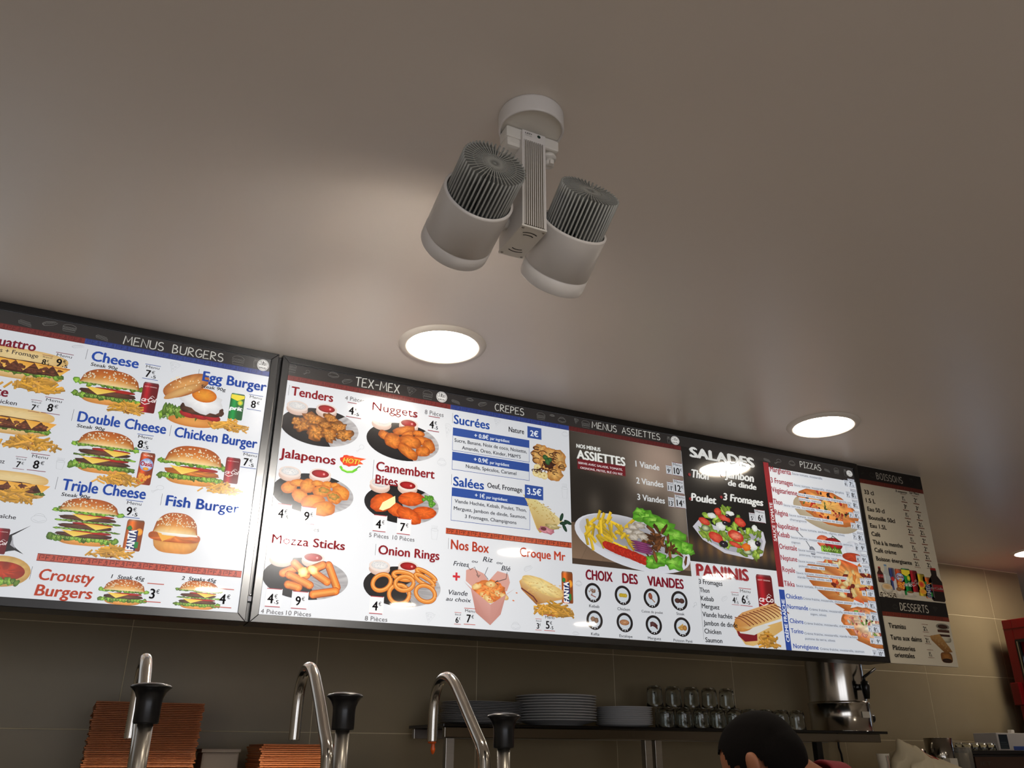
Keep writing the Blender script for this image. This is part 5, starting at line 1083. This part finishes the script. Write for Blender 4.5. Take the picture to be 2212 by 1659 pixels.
for k in range(14):
    lb = 'white oval platter, %s of the leftmost stack on the shelf' % nth(k, 14)
    if proto is None: proto = make_plate('oval_platter', lb, 'oval platters stacked at the left of the shelf', xm, 3.32, z, .175, .0068, 1, .66)
    else: dup(proto, (xm+random.uniform(-.006, .006), 3.32, z), random.uniform(-.03, .03), lb)
    z += .0056+random.uniform(-.0006, .0006)
z = ZS+.0005; proto = None
for k in range(10):
    lb = 'round white dinner plate, %s of the middle plate stack' % nth(k, 10)
    if proto is None: proto = make_plate('dinner_plate', lb, 'dinner plates in the middle stack', 1.80, 3.315, z, .172, .021)
    else: dup(proto, (1.80+random.uniform(-.002, .002), 3.315, z), 0, lb)
    z += .0105
z = ZS+.0005; proto = None
for k in range(9):
    lb = 'thin white side plate, %s of the stack beside the glasses' % nth(k, 9)
    if proto is None: proto = make_plate('side_plate', lb, 'thin side plates stacked beside the glasses', 2.14, 3.32, z, .125, .024, prof=[(0, 0), (.08, 0), (.09, .001), (.123, .012), (.125, .0115), (.125, .010), (.10, .001), (.09, -.002), (0, -.002)])
    else: dup(proto, (2.14+random.uniform(-.002, .002), 3.32, z), 0, lb)
    z += .0085
# glasses, turned upside down
def make_glass(label, x, y, z):
    t = thing('tea_glass', label, 'glass', (x, y, z), 0, 'tea glasses upside down on the shelf')
    b = MB(); pr = [(.0385, 0), (.0388, .001), (.036, .02), (.0335, .045), (.0345, .06), (.033, .078), (.027, .088), (.0, .0885)]
    inner = [(.0, .080), (.024, .079), (.0305, .070), (.032, .058), (.031, .045), (.0335, .02), (.0372, .0005), (.0385, 0)]
    n = 20
    for prf in (pr+inner,):
        k0 = len(b.v); b.lathe(prf, n)
    for i, v in enumerate(b.v):
        a_ = math.atan2(v.y, v.x); zz = v.z
        if .01 < zz < .075: v.x *= 1+.025*cos(a_*10); v.y *= 1+.025*cos(a_*10)
    b.build('glass_body', M_GLASS, t)
    b = MB(); b.tube([(.034*cos(a), 0, .0) for a in (0,)]+[], .001) if 0 else None
    hd = MB(); hd.tube([(.033, 0, .018), (.050, 0, .022), (.056, 0, .04), (.050, 0, .058), (.033, 0, .062)], .004, 8); o = hd.build('handle', M_GLASS, t); o.rotation_euler = (0, 0, random.uniform(-.8, .6))
    return t
gx = [2.33+.094*i for i in range(12)]
words_ = ['first', 'second', 'third', 'fourth', 'fifth', 'sixth', 'seventh', 'eighth', 'ninth', 'tenth', 'eleventh', 'twelfth', 'thirteenth']
g0 = make_glass('upside down tea glass in the front lower row, first after the side plates', gx[0], 3.27, ZS+.0005)
for i in range(1, 9): dup(g0, (gx[i], 3.27, ZS+.0005), random.uniform(0, 1), 'upside down tea glass in the front lower row, %s after the side plates' % words_[i])
for i in range(8): dup(g0, (2.375+.094*i, 3.36, ZS+.0005), random.uniform(0, 1), 'upside down tea glass in the rear lower row, %s after the side plates' % words_[i])
for i in range(5): dup(g0, (2.305+.101*i, 3.315, ZS+.0895), random.uniform(0, 1), 'tea glass standing on top of the lower row, %s from the left' % words_[i])
# ------------------------------------------------------------------ boiler
BY = 3.33; BX = at_y(1806, 1480, BY).x
bo = thing('hot_water_boiler', 'polished steel cylindrical hot water boiler with black tap on the shelf', 'boiler', (BX, BY, ZS+.0005))
R_ = .140
b = MB(); b.lathe([(0, 0), (R_*1.07, 0), (R_*1.07, .004), (R_*1.05, .006), (R_*1.05, .122), (R_*1.075, .126), (R_*1.075, .134), (R_*1.02, .138), (0, .138)], 64); b.build('base', M_STEEL, bo)
b = MB(); b.lathe([(R_, .138), (R_, .40), (R_*1.02, .404), (R_*1.02, .42), (R_*.9, .44), (R_*.3, .46), (0, .462)], 64); b.build('tank', M_STEEL, bo)
d = Vector((-.62, -.78, 0)); e = Vector((-d.y, d.x, 0))
tp = d*-.0
tp0 = Vector((.02, -1, 0)).normalized()*R_
b = MB(); b.tube([tp0+Vector((0, 0, .20)), tp0*1.28+Vector((0, 0, .20))], .015, 14); b.tube([tp0*1.28+Vector((0, 0, .225)), tp0*1.30+Vector((0, 0, .20)), tp0*1.3+Vector((0, 0, .145))], [.018, .021, .013], 14)
b.build('tap', M_BLACK, bo)
b = MB(); b.tube([tp0*1.28+Vector((0, 0, .22)), tp0*1.3+Vector((.0, 0, .245)), tp0*1.3+Vector((.085, 0, .288))], [.009, .007, .006], 10); b.build('tap_lever', M_BLACK, bo)
b = MB(); b.lathe([(0, 0), (.03, 0), (.031, .004), (.021, .008), (.022, .03), (.02, .034), (0, .034)], 24, c=(R_*1.06, -.03, .065), axis=(1, -.25, 0)); b.build('thermostat_knob', M_BLACK, bo)
lp = Vector((.12, -.99, 0)).normalized()*(R_*1.055)
b = MB(); ang = math.atan2(lp.y, lp.x); b.M = Matrix.Translation((lp.x, lp.y, .075)) @ Matrix.Rotation(ang+pi/2, 4, 'Z'); b.box(-.028, .028, -.0015, .001, -.014, .014); b.M = Matrix.Identity(4); b.build('rating_label', M_PAPER, bo)
b = MB(); ang = -.62; b.lathe([(0, 0), (.005, 0), (.005, .004), (0, .005)], 12, c=(R_*1.045*cos(ang), R_*1.045*sin(ang), .082), axis=(cos(ang), sin(ang), 0)); b.build('pilot_lamp', M_RED, bo)
b = MB(); cbx = at_y(1816, 1620, 3.545).x; pts = [(cbx-.012, 3.54, ZS+.03), (cbx-.010, 3.545, ZS-.07), (cbx, 3.545, 1.50), (cbx+.004, 3.545, 1.40), (cbx, 3.545, 1.0)]
b.tube(pts, .0055, 8); tag(b.build('power_cable', M_BLACK), 'black power cable hanging down the wall under the boiler', 'cable')
# ------------------------------------------------------------------ back cabinet with pizza boxes
cb = thing('back_cabinet', 'steel back cabinet under the stacks of pizza boxes', 'cabinet', (.5, 3.25, 0))
b = MB(); b.bbox(-1.0, 1.18, 2.9, 3.55, 1.37, 1.40, .003); world_part(b, 'worktop', M_STEELB, cb)
b = MB(); b.box(-.98, 1.16, 2.93, 3.54, 0, 1.37); world_part(b, 'body', M_BLACK, cb)
def make_box(label, grp, loc, s_, th):
    t = thing('pizza_box', label, 'box', loc, 0, grp)
    b = MB(); b.bbox(-s_/2, s_/2, -s_/2, s_/2, .0002, th, .0008); b.build('flat_board', M_KRAFT, t)
    b = MB(); b.bbox(-s_/2+.012, s_/2-.012, -s_/2-.006, -s_/2+.001, .0005, th*.5, .0004); b.build('folded_flap', M_KRAFT, t); return t
xl, xr = at_y(208, 1513, 3.1), at_y(443, 1515, 3.1); W_ = xr.x-xl.x; cxs = (xl.x+xr.x)/2
n = 46; zt = xl.z; th = (zt-1.401)/n
pb = make_box('flat kraft pizza box at the very bottom of the tall stack', 'flat pizza boxes in the tall stack', (cxs, 3.1+W_/2, 1.4005), W_, th*.86)
for k in range(1, n):
    lb = ('flat kraft pizza box on top of the tall stack' if k == n-1 else 'flat kraft pizza box within the tall stack left of the other')
    dup(pb, (cxs+random.uniform(-.004, .004)-(n-k)*.0002, 3.1+W_/2+random.uniform(-.004, .004), 1.4005+th*k), random.uniform(-.012, .012), lb)
xl, xr = at_y(566, 1606, 3.05), at_y(735, 1608, 3.05); W2 = xr.x-xl.x; cx2 = (xl.x+xr.x)/2; n2 = 19; zt = xl.z; th = (zt-1.401)/n2
pb2 = make_box('kraft box at the bottom of the low stack behind the middle pump', 'flat boxes in the low stack', (cx2, 3.05+W2/2, 1.4005), W2, th*.86)
for k in range(1, n2):
    dup(pb2, (cx2+random.uniform(-.005, .005), 3.05+W2/2, 1.4005+th*k), random.uniform(-.02, .02), 'kraft box on top of the low stack behind the middle pump' if k == n2-1 else 'kraft box within the low stack behind the middle pump')
q0, q1 = at_y(432, 1616, 3.25), at_y(512, 1616, 3.25)
tb = thing('plastic_tub', 'pale plastic tub between the two stacks of kraft boxes', 'tub', ((q0.x+q1.x)/2+.01, 3.3, 1.4005))
hw = (q1.x-q0.x)/2
b = MB(); hz = q0.z-1.402; b.bbox(-hw, hw, -.05, .09, 0, hz-.012, .006); b.build('tub_body', mat('milky_plastic', (150, 140, 128), rough=.5), tb)
b = MB(); b.bbox(-hw-.004, hw+.004, -.054, .094, hz-.0118, hz, .003); b.build('lid', mat('milky_plastic', (150, 140, 128)), tb)
lamp('AREA', (.62, 2.80, 1.47), .06, (1, .42, .12), target=(.62, 3.1, 1.43), shape='RECTANGLE', size=.25, size_y=.05)
# ------------------------------------------------------------------ fridge
FXf = 5.0
fy1 = at_x(2165, 1341, FXf).y; fz = at_x(2165, 1341, FXf).z
fr = thing('drinks_fridge', 'tall red glass-door drinks fridge at the right edge', 'fridge', (FXf, fy1-.35, 0))
fy0 = fy1-.68
b = MB(); b.box(FXf+.03, FXf+.07, fy0+.005, fy1-.005, 0, fz-.002); b.box(FXf+.6, FXf+.62, fy0+.005, fy1-.005, 0, fz-.002); b.box(FXf+.07, FXf+.6, fy1-.03, fy1-.005, 0, fz-.002); b.box(FXf+.07, FXf+.6, fy0+.005, fy0+.03, 0, fz-.002); b.box(FXf+.07, FXf+.6, fy0+.03, fy1-.03, fz-.1, fz-.002); b.box(FXf+.07, FXf+.6, fy0+.03, fy1-.03, 0, .2)
b2 = MB()
for (y0, y1, z0, z1) in ((fy0+.005, fy0+.035, 0, fz-.002), (fy1-.035, fy1-.005, 0, fz-.002), (fy0+.035, fy1-.035, fz-.12, fz-.002), (fy0+.035, fy1-.035, 0, .2)): b2.box(FXf+.03, FXf+.62, y0, y1, z0, z1)
b2.box(FXf+.60, FXf+.62, fy0+.035, fy1-.035, .2, fz-.12)
world_part(b2, 'cabinet_shell', M_RED, fr)
dr = MB()
for (y0, y1, z0, z1) in ((fy0, fy0+.075, .05, fz), (fy1-.06, fy1, .05, fz), (fy0+.075, fy1-.06, fz-.12, fz), (fy0+.075, fy1-.06, .05, .25)): dr.bbox(FXf-.012, FXf+.028, y0, y1, z0, z1, .004)
dr.box(FXf-.0145, FXf-.011, fy0, fy1, fz-.052, fz-.048)
dobj = world_part(dr, 'door', M_RED, fr)
def FP(mb, nm, m, par): return world_part(mb, nm, m, fr) if par is fr else None
b = MB(); b.box(FXf+.005, FXf+.010, fy0+.07, fy1-.055, .24, fz-.115); g_ = world_part(b, 'door_glass', mat('fridge_glass', (240, 244, 244), rough=.02, trans=1, ior=1.1), fr); g_.parent = dobj
b = MB(); b.box(FXf-.0135, FXf+.002, fy1-.085, fy1-.06, .25, fz-.12); b.box(FXf-.0135, FXf+.002, fy0+.075, fy1-.085, fz-.135, fz-.12); world_part(b, 'door_seal', M_BLACK, fr).parent = dobj
b = MB(); b.box(FXf-.016, FXf-.0137, fy1-.076, fy1-.070, .3, fz-.13); world_part(b, 'seal_trim', M_STEELB, fr).parent = dobj
zh1, zh0 = at_x(2192, 1475, FXf-.03).z, at_x(2194, 1524, FXf-.03).z
b = MB(); b.bbox(FXf-.052, FXf-.012, fy1-.045, fy1+.006, zh0, zh1, .004); world_part(b, 'door_handle', M_RED, fr).parent = dobj
b = MB(); b.box(FXf+.52, FXf+.56, fy0+.06, fy1-.06, .3, fz-.2)
for k in range(6): b.box(FXf+.06, FXf+.55, fy0+.04, fy1-.04, .5+.26*k, .508+.26*k)
world_part(b, 'inner_shelves', M_STEELB, fr)
b = MB(); b.box(FXf+.05, FXf+.06, fy1-.115, fy1-.09, .4, fz-.22); world_part(b, 'strip_light', mat('cold_strip', (220, 232, 255), emit=(216, 230, 255), es=5), fr)
wb = None
for k in range(6):
    for j in range(6):
        if wb is None:
            wb = thing('water_bottle', 'clear plastic bottle standing inside the red fridge', 'bottle', (FXf+.12, fy1-.12, .51), 0, 'bottles inside the fridge')
            b = MB(); b.lathe([(0, 0), (.03, 0), (.032, .01), (.032, .13), (.03, .15), (.014, .185), (.012, .2), (0, .2)], 20); b.build('bottle_body', mat('pale_pet', (190, 205, 222), rough=.12), wb)
            b = MB(); b.lathe([(0, .2), (.0145, .2), (.0145, .218), (0, .218)], 16); b.build('cap', M_WHITE2, wb)
        else: dup(wb, (FXf+.12, fy1-.12-.075*j, .51+.26*k))
# ------------------------------------------------------------------ right-hand worktop: coffee machine, towel, canister, boxes
YM = 3.12; cz = at_y(2150, 1621, YM).z; cxa = at_y(2096, 1630, YM).x
wc = thing('side_counter', 'steel counter carrying the coffee machine', 'counter', (4.4, 3.2, 0))
b = MB(); b.bbox(cxa-.006, 4.92, 2.9, 3.55, 1.19, 1.22, .003); world_part(b, 'worktop', M_STEELB, wc)
b = MB(); b.box(cxa-.002, 4.90, 2.93, 3.54, 0, 1.19); world_part(b, 'body', M_BLACK, wc)
tc = thing('tall_cabinet', 'tall steel cabinet under the crumpled towel and the canister', 'cabinet', (3.6, 3.2, 0))
b = MB(); b.bbox(3.36, cxa-.008, 2.82, 3.53, 1.37, 1.40, .003); world_part(b, 'worktop', M_STEELB, tc)
b = MB(); b.box(3.38, cxa-.012, 2.85, 3.525, 0, 1.37); world_part(b, 'body', M_BLACK, tc)
cm = thing('coffee_machine', 'black espresso machine with glasses on top at the bottom right', 'coffee machine', (cxa+.4, YM+.2, 1.2205))
b = MB(); b.bbox(cxa, cxa+.62, YM, YM+.4, 1.26, cz-.018, .006); world_part(b, 'housing', M_BLACK, cm)
b = MB(); b.bbox(cxa-.004, cxa+.624, YM-.005, YM+.405, cz-.0178, cz, .004); world_part(b, 'top_tray', M_BLACK, cm)
b = MB(); b.bbox(cxa+.02, cxa+.60, YM-.006, YM-.0003, cz-.09, cz-.03, .001); world_part(b, 'front_panel', mat('dark_amber_gloss', (62, 36, 22), rough=.15), cm)
for (x, y) in ((cxa+.04, YM+.04), (cxa+.58, YM+.04), (cxa+.04, YM+.36), (cxa+.58, YM+.36)):
    b = MB(); b.lathe([(0, 0), (.02, 0), (.022, .04), (0, .04)], 16, c=(x, y, 1.2205)); world_part(b, 'foot', M_BLACK, cm)
_a = Art('lettering', cm, .0005, M_PRINT_SMALL, Y=YM-.0062)
u0, v0 = uv_at(2117, 1653, YM); u1 = uv_at(2140, 1653, YM)[0]
_a.text('IET', u0, v0, u1-u0, .016, (72, 66, 58), 0, 0); _a.end()
bpy.data.scenes.remove(_ts); bpy.data.objects.remove(_fo)
# upturned cups on the machine
cp = None; kk = 0
for (x_, y_) in [(cxa+.035+.058*i, YM+.035) for i in range(4)]+[(cxa+.06+.058*i, YM+.095) for i in range(4)]:
    lb = 'small upturned glass cup on the coffee machine, %s of the %s row' % (words_[kk % 4], 'front' if kk < 4 else 'rear'); kk += 1
    if cp is None:
        cp = thing('glass_cup', lb, 'glass', (x_, y_, cz+.0005), 0, 'glass cups on the coffee machine')
        b = MB(); b.lathe([(.027, 0), (.0275, .001), (.024, .03), (.019, .034), (0, .0345), (0, .030), (.017, .029), (.0215, .026), (.0255, .0), (.027, 0)], 20); b.build('cup_body', M_GLASS, cp)
    else: dup(cp, (x_, y_, cz+.0005), None, lb)
# wrapped lids beside the machine
qx = at_y(2071, 1630, 3.09); tz = at_y(2071, 1614, 3.09).z
wr = thing('clear_container', 'tall clear plastic sleeve of cups against the coffee machine', 'container', ((qx.x+cxa)/2-.010, 3.13, 1.4005))
hw = (cxa-qx.x)/2-.010
b = MB(); b.bbox(-hw, hw, -.04, .04, 0, tz-1.4005, .006); b.build('sleeve', mat('crinkled_clear_film', (214, 212, 204), rough=.12, trans=.85, ior=1.3, bump=1, bscale=60), wr)
b = MB(); b.lathe([(0, .002), (hw*.7, .002), (hw*.8, (tz-1.4005)*.8), (0, (tz-1.4005)*.8)], 20); b.build('stacked_cups', mat('grey_beige_cup', (150, 138, 116), rough=.5), wr)
# white dispenser with a dark label on the machine
a0, a1 = at_y(2151, 1583, YM+.15), at_y(2212, 1583, YM+.15)
ds = thing('white_carton', 'white carton with a dark printed label on the coffee machine', 'carton', (a0.x+.12, YM+.21, cz+.0005))
b = MB(); b.bbox(-.12, .2, -.06, .08, 0, a0.z-cz, .003); b.build('carton_body', mat('carton_white', (196, 190, 184), rough=.6), ds)
dw = MB(); h_ = a0.z-cz; dw.box(-.105, -.035, -.0612, -.0601, .008, h_-.008); dw.build('dark_label', mat('dark_label', (34, 44, 52), rough=.4), ds)
dw = MB()
for k in range(4): dw.box(-.10, -.042-(k % 2)*.008, -.0618, -.0613, .013+.009*k, .0145+.009*k)
dw.build('label_lines', mat('label_grey', (110, 122, 120)), ds)
dw = MB(); dw.box(0, .2, -.0612, -.0601, .002, .022); dw.build('blue_stripe', mat('blue_print', (60, 84, 150)), ds)
cc = at_y(2184, 1577, YM+.19)
b = MB(); b.bbox(cc.x-.012, cc.x+.012, YM+.18, YM+.205, a0.z+.0005, a0.z+.018, .003); tag(b.build('sugar_cube', M_WHITE2), 'small white cube on top of the white carton', 'cube')
# canister with sugar sticks
c0, c1 = at_y(2003, 1594, 3.12), at_y(2046, 1594, 3.12); rr = (c1.x-c0.x)/2*.92; cxn = (c0.x+c1.x)/2; ctop = c0.z
b0 = 1.4005
cn = thing('steel_canister', 'steel canister of sugar sticks standing behind the towel', 'canister', (cxn, 3.12, b0))
b = MB(); b.lathe([(0, 0), (rr*.9, 0), (rr, ctop-b0), (rr*.96, ctop-b0), (rr*.86, .004), (0, .004)], 40); b.build('wall', mat('grey_mirror_steel', (150, 146, 138), rough=.14, metal=1), cn)
for i in range(9):
    x = (i-4)*.007; b = MB(); b.tube([(x*.6, 0, .005), (x*1.3, -.01+.004*(i % 3), ctop-b0-.01+.012*(i % 2))], .0035, 6); b.build('sugar_stick', M_PAPER, cn)
p_ = at_y(1988, 1618, 3.26); b = MB(); b.lathe([(0, 0), (.024, 0), (.026, p_.z-b0), (0, p_.z-b0)], 20, c=(p_.x-.015, 3.26, b0)); tag(b.build('small_jar', M_STEELB), 'small dark steel jar between towel and canister', 'jar')
# paper cup
q = at_y(1906, 1628, 2.93); 
pc = thing('paper_cup', 'white paper cup with thin red and black lines left of the towel', 'cup', (q.x, 2.93, b0))
hh = q.z-b0; b = MB(); b.lathe([(0, 0), (.019, 0), (.027, hh-.004), (.029, hh), (.026, hh), (.018, .003), (0, .003)], 28); b.build('cup_wall', M_PAPER, pc)
for k, (x, m_) in enumerate(((-.012, M_BLACK), (-.004, M_REDTH), (.003, M_BLACK))):
    b = MB(); b.tube([(x, -.0285, hh-.008), (x+.002, -.0278, hh-.022), (x+.006, -.0265, hh-.045), (x+.005, -.025, hh-.07)], .0008, 6); b.build('printed_line', m_, pc)
# crumpled towel
t0, t1 = at_y(1930, 1640, 2.93), at_y(2046, 1640, 2.93)
tz1 = at_y(1965, 1606, 2.93).z
tw = thing('kitchen_towel', 'crumpled cream kitchen towel with a thin red stripe', 'towel', ((t0.x+t1.x)/2, 2.93, b0))
nx, ny = 60, 34; V = []; F = []
W2_ = (t1.x-t0.x); hT = tz1-b0
prf = [(0, 0), (.04, .5), (.10, .66), (.18, .90), (.27, 1.0), (.36, .98), (.44, .80), (.55, .74), (.68, .66), (.82, .58), (.96, .46), (1.04, .30)]
def PR(t):
    for (x0, y0), (x1, y1) in zip(prf, prf[1:]):
        if x0 <= t <= x1: return y0+(y1-y0)*(t-x0)/(x1-x0)
    return 0
for j in range(ny+1):
    for i in range(nx+1):
        u, v = i/nx*1.03, j/ny; s_ = sin(pi*min(1, v*1.0))**.5
        z = hT*PR(u)*(s_ if v > .5 else min(1, .25+1.5*v)**.5 if v > .02 else 0)
        fold = .012*sin(u*17+v*6)+.008*sin(u*31-v*11)+.006*sin(v*23+u*5)
        V.append((-W2_/2+u*W2_+.01*sin(v*9), -.10+.2*v+fold*.8, max(.0015, z+fold*.9*(z/hT))))
for j in range(ny):
    for i in range(nx): k = j*(nx+1)+i; F.append((k, k+1, k+nx+2, k+nx+1))
b = MB(); b.add(V, F, 0, True)
cl = b.build('cloth', M_CLOTH, tw); md = cl.modifiers.new('s', 'SOLIDIFY'); md.thickness = .002; md.offset = -1
def tp(u, v): i = min(nx, int(u/1.03*nx)); j = min(ny, int(v*ny)); p = Vector(V[j*(nx+1)+i]); return p+Vector((0, -.0018, .0018))
b = MB(); b.tube([tp(.36+.026*k, .22+.02*sin(k)) for k in range(9)]+[tp(.60+.02*k, .24+.035*k) for k in range(8)], .0014, 6); b.build('red_stripe', M_REDTH, tw)
# small white boxes in front of the canister
e0 = at_y(2048, 1638, 2.98); b = MB(); b.bbox(e0.x, e0.x+.05, 2.97, 3.01, b0, e0.z, .002); tag(b.build('white_packet', M_PAPER), 'small white packet between towel and clear sleeve', 'packet')

# ------------------------------------------------------------------ person behind the counter
hc = at_y(1642, 1641, 1.80)
pr_ = thing('person', 'person with short dark hair and maroon collar bending over, seen from behind', 'person', (hc.x, hc.y, 0))
RT = Vector((cos(YAW), -sin(YAW), 0)); AW = Vector((sin(YAW+.28), cos(YAW+.28), 0)); UP = Vector((0, 0, 1))
fwd = (-RT*.74+AW*.52-UP*.42).normalized(); side = fwd.cross(UP).normalized(); hup = side.cross(fwd).normalized()
HM = Matrix((side.to_4d(), fwd.to_4d(), hup.to_4d(), (0, 0, 0, 1))).transposed()
HM = Matrix(((side.x, fwd.x, hup.x, hc.x), (side.y, fwd.y, hup.y, hc.y), (side.z, fwd.z, hup.z, hc.z), (0, 0, 0, 1)))
def ell(bm, c, r, M_=None, seg=20):
    mt = (M_ or Matrix.Identity(4)) @ Matrix.Translation(c) @ Matrix.Diagonal((*r, 1))
    bmesh.ops.create_uvsphere(bm, u_segments=seg, v_segments=seg//2+2, radius=1, matrix=mt)
def limb(bm, pts):
    for (p, r), (q, s_) in zip(pts, pts[1:]):
        p, q = Vector(p), Vector(q); n = max(2, int((q-p).length/(min(r, s_)*.45)))
        for i in range(n+1): t = i/n; ell(bm, p.lerp(q, t), (r+(s_-r)*t,)*3, seg=12)
def remesh(bm, name, m, vox, parent, sm=2):
    me = bpy.data.meshes.new(name); bm.to_mesh(me); bm.free(); o = bpy.data.objects.new(name, me); COL.objects.link(o)
    r = o.modifiers.new('r', 'REMESH'); r.mode = 'VOXEL'; r.voxel_size = vox; r.use_smooth_shade = True
    s_ = o.modifiers.new('s', 'SMOOTH'); s_.iterations = sm; s_.factor = .6
    bpy.context.view_layer.update(); dg = bpy.context.evaluated_depsgraph_get(); m2 = bpy.data.meshes.new_from_object(o.evaluated_get(dg))
    bpy.data.objects.remove(o); off = Vector(parent.location)
    for v in m2.vertices: v.co -= off
    m2.name = name; m2.materials.clear(); m2.materials.append(m); o = bpy.data.objects.new(name, m2); COL.objects.link(o); o.parent = parent; return o
c7 = hc+RT*.138-UP*.078-AW*.005                          # base of the neck
pel = Vector((c7.x+RT.x*.16, c7.y+RT.y*.16, .98))
lat = AW                                                # the shoulders run away from the camera
bm = bmesh.new()
ell(bm, (0, 0, .015), (.076, .098, .088), HM, 28); ell(bm, (0, -.03, .03), (.074, .072, .074), HM, 24)
ell(bm, (0, .045, -.055), (.056, .055, .058), HM); ell(bm, (0, .072, -.085), (.032, .028, .026), HM); ell(bm, (0, .03, -.07), (.058, .05, .04), HM)
ell(bm, (0, .103, -.022), (.012, .018, .026), HM, 12); ell(bm, (0, .112, -.036), (.016, .012, .011), HM, 12); ell(bm, (0, .094, -.064), (.026, .012, .012), HM, 12)
ell(bm, (0, .088, .012), (.05, .014, .012), HM, 14)
for s_ in (-1, 1):
    ell(bm, (s_*.078, -.008, -.022), (.008, .017, .031), HM, 16); ell(bm, (s_*.084, -.016, -.012), (.006, .017, .026), HM, 14); ell(bm, (s_*.079, -.004, -.046), (.007, .011, .012), HM, 12)
nb_ = HM @ Vector((0, -.035, -.05))
limb(bm, [(nb_, .062), (c7+UP*.0, .060), (c7-UP*.05, .07)])
limb(bm, [(c7-UP*.06, .085), (c7.lerp(pel, .3), .12), (c7.lerp(pel, .65), .115), (pel, .125)])
for s_ in (-1, 1):
    shd = c7+lat*s_*.175-UP*.075; limb(bm, [(c7-UP*.04, .06), (shd, .06)])
    elb = shd-RT*.10-UP*.25-lat*s_*-.03; wr_ = elb-RT*.23+UP*.02-lat*s_*.06; limb(bm, [(shd, .054), (elb, .040), (wr_, .027)])
    hnd = wr_-RT*.06; ell(bm, hnd, (.042, .03, .018)); tdir = -RT
    for f in range(4): b_ = hnd-RT*.03+lat*(f-1.5)*.018; limb(bm, [(b_, .010), (b_-RT*(.035+.006*(f in (1, 2))), .009), (b_-RT*.055-UP*.02, .008)])
    b_ = hnd-lat*s_*.028; limb(bm, [(b_, .012), (b_-lat*s_*.02-RT*.03, .010), (b_-lat*s_*.018-RT*.05, .008)])
    hip = pel+lat*s_*.09-UP*.04; kn = Vector((hip.x, hip.y, .50)); an_ = Vector((hip.x, hip.y, .09)); limb(bm, [(hip, .09), (kn, .058), (an_, .042)]); limb(bm, [(an_-UP*.04, .042), (an_-UP*.045-RT*.14, .036)])
remesh(bm, 'body', M_SKIN, .006, pr_, 3)
bm = bmesh.new(); ell(bm, (0, -.006, .018), (.0845, .1065, .0945), HM, 30); ell(bm, (0, -.044, -.010), (.077, .073, .084), HM, 24)
hair = remesh(bm, 'hair', M_HAIR, .006, pr_, 2)
HI = HM.inverted(); me = hair.data; bm = bmesh.new(); bm.from_mesh(me)
off = Vector(pr_.location); kill = []
for v in bm.verts:
    q = HI @ (v.co+off)
    if (q.y > .055 and q.z < .055) or (q.y > .028 and q.z < -.0) or (abs(q.x) > .045 and q.z < -.015 and q.y > -.03) or q.z < -.078 or (q.y > .012 and q.z < -.035): kill.append(v)
bmesh.ops.delete(bm, geom=kill, context='VERTS'); bm.to_mesh(me); bm.free()
bm = bmesh.new()
limb(bm, [(c7-UP*.055, .094), (c7.lerp(pel, .3), .133), (c7.lerp(pel, .65), .128), (pel, .137)])
for s_ in (-1, 1):
    shd = c7+lat*s_*.175-UP*.075; limb(bm, [(c7-UP*.045, .072), (shd, .070)]); elb = shd-RT*.10-UP*.25; limb(bm, [(shd, .066), (shd.lerp(elb, .6), .058)])
shirt = remesh(bm, 'polo_shirt', M_MAROON, .008, pr_, 2)
# turned-up collar round the neck
b = MB(); n = 30; ring = []
ax = (c7-nb_).normalized()*-1; e1 = ax.orthogonal().normalized(); e2 = ax.cross(e1)
for r_, h_ in ((.082, -.035), (.070, .012), (.074, .020), (.080, .014), (.098, -.03)):
    for i in range(n): a_ = 2*pi*i/n; ring.append(c7+e1*cos(a_)*r_+e2*sin(a_)*r_+ax*(h_+.004*sin(3*a_)))
b.add([v[:] for v in ring], [(k*n+i, k*n+(i+1) % n, (k+1)*n+(i+1) % n, (k+1)*n+i) for k in range(4) for i in range(n)], 0, True); world_part(b, 'collar', M_MAROON, pr_).parent = shirt
bm = bmesh.new()
for s_ in (-1, 1):
    hip = pel+lat*s_*.09-UP*.04; kn = Vector((hip.x, hip.y, .50)); an_ = Vector((hip.x, hip.y, .11)); limb(bm, [(pel, .142), (hip, .102), (kn, .074), (an_, .062)])
remesh(bm, 'trousers', M_BLACK, .01, pr_, 2)
for s_ in (-1, 1):
    hip = pel+lat*s_*.09; bm = bmesh.new(); base = Vector((hip.x, hip.y, .047)); limb(bm, [(base+RT*.02, .045), (base-RT*.15, .040)]); remesh(bm, 'shoe', M_BLACK, .008, pr_, 1)
for s_ in (-1, 1):
    bm = bmesh.new(); ell(bm, (s_*.030, .087, -.004), (.010, .008, .008), HM, 12); remesh(bm, 'eye', M_PLATE, .002, pr_, 1)
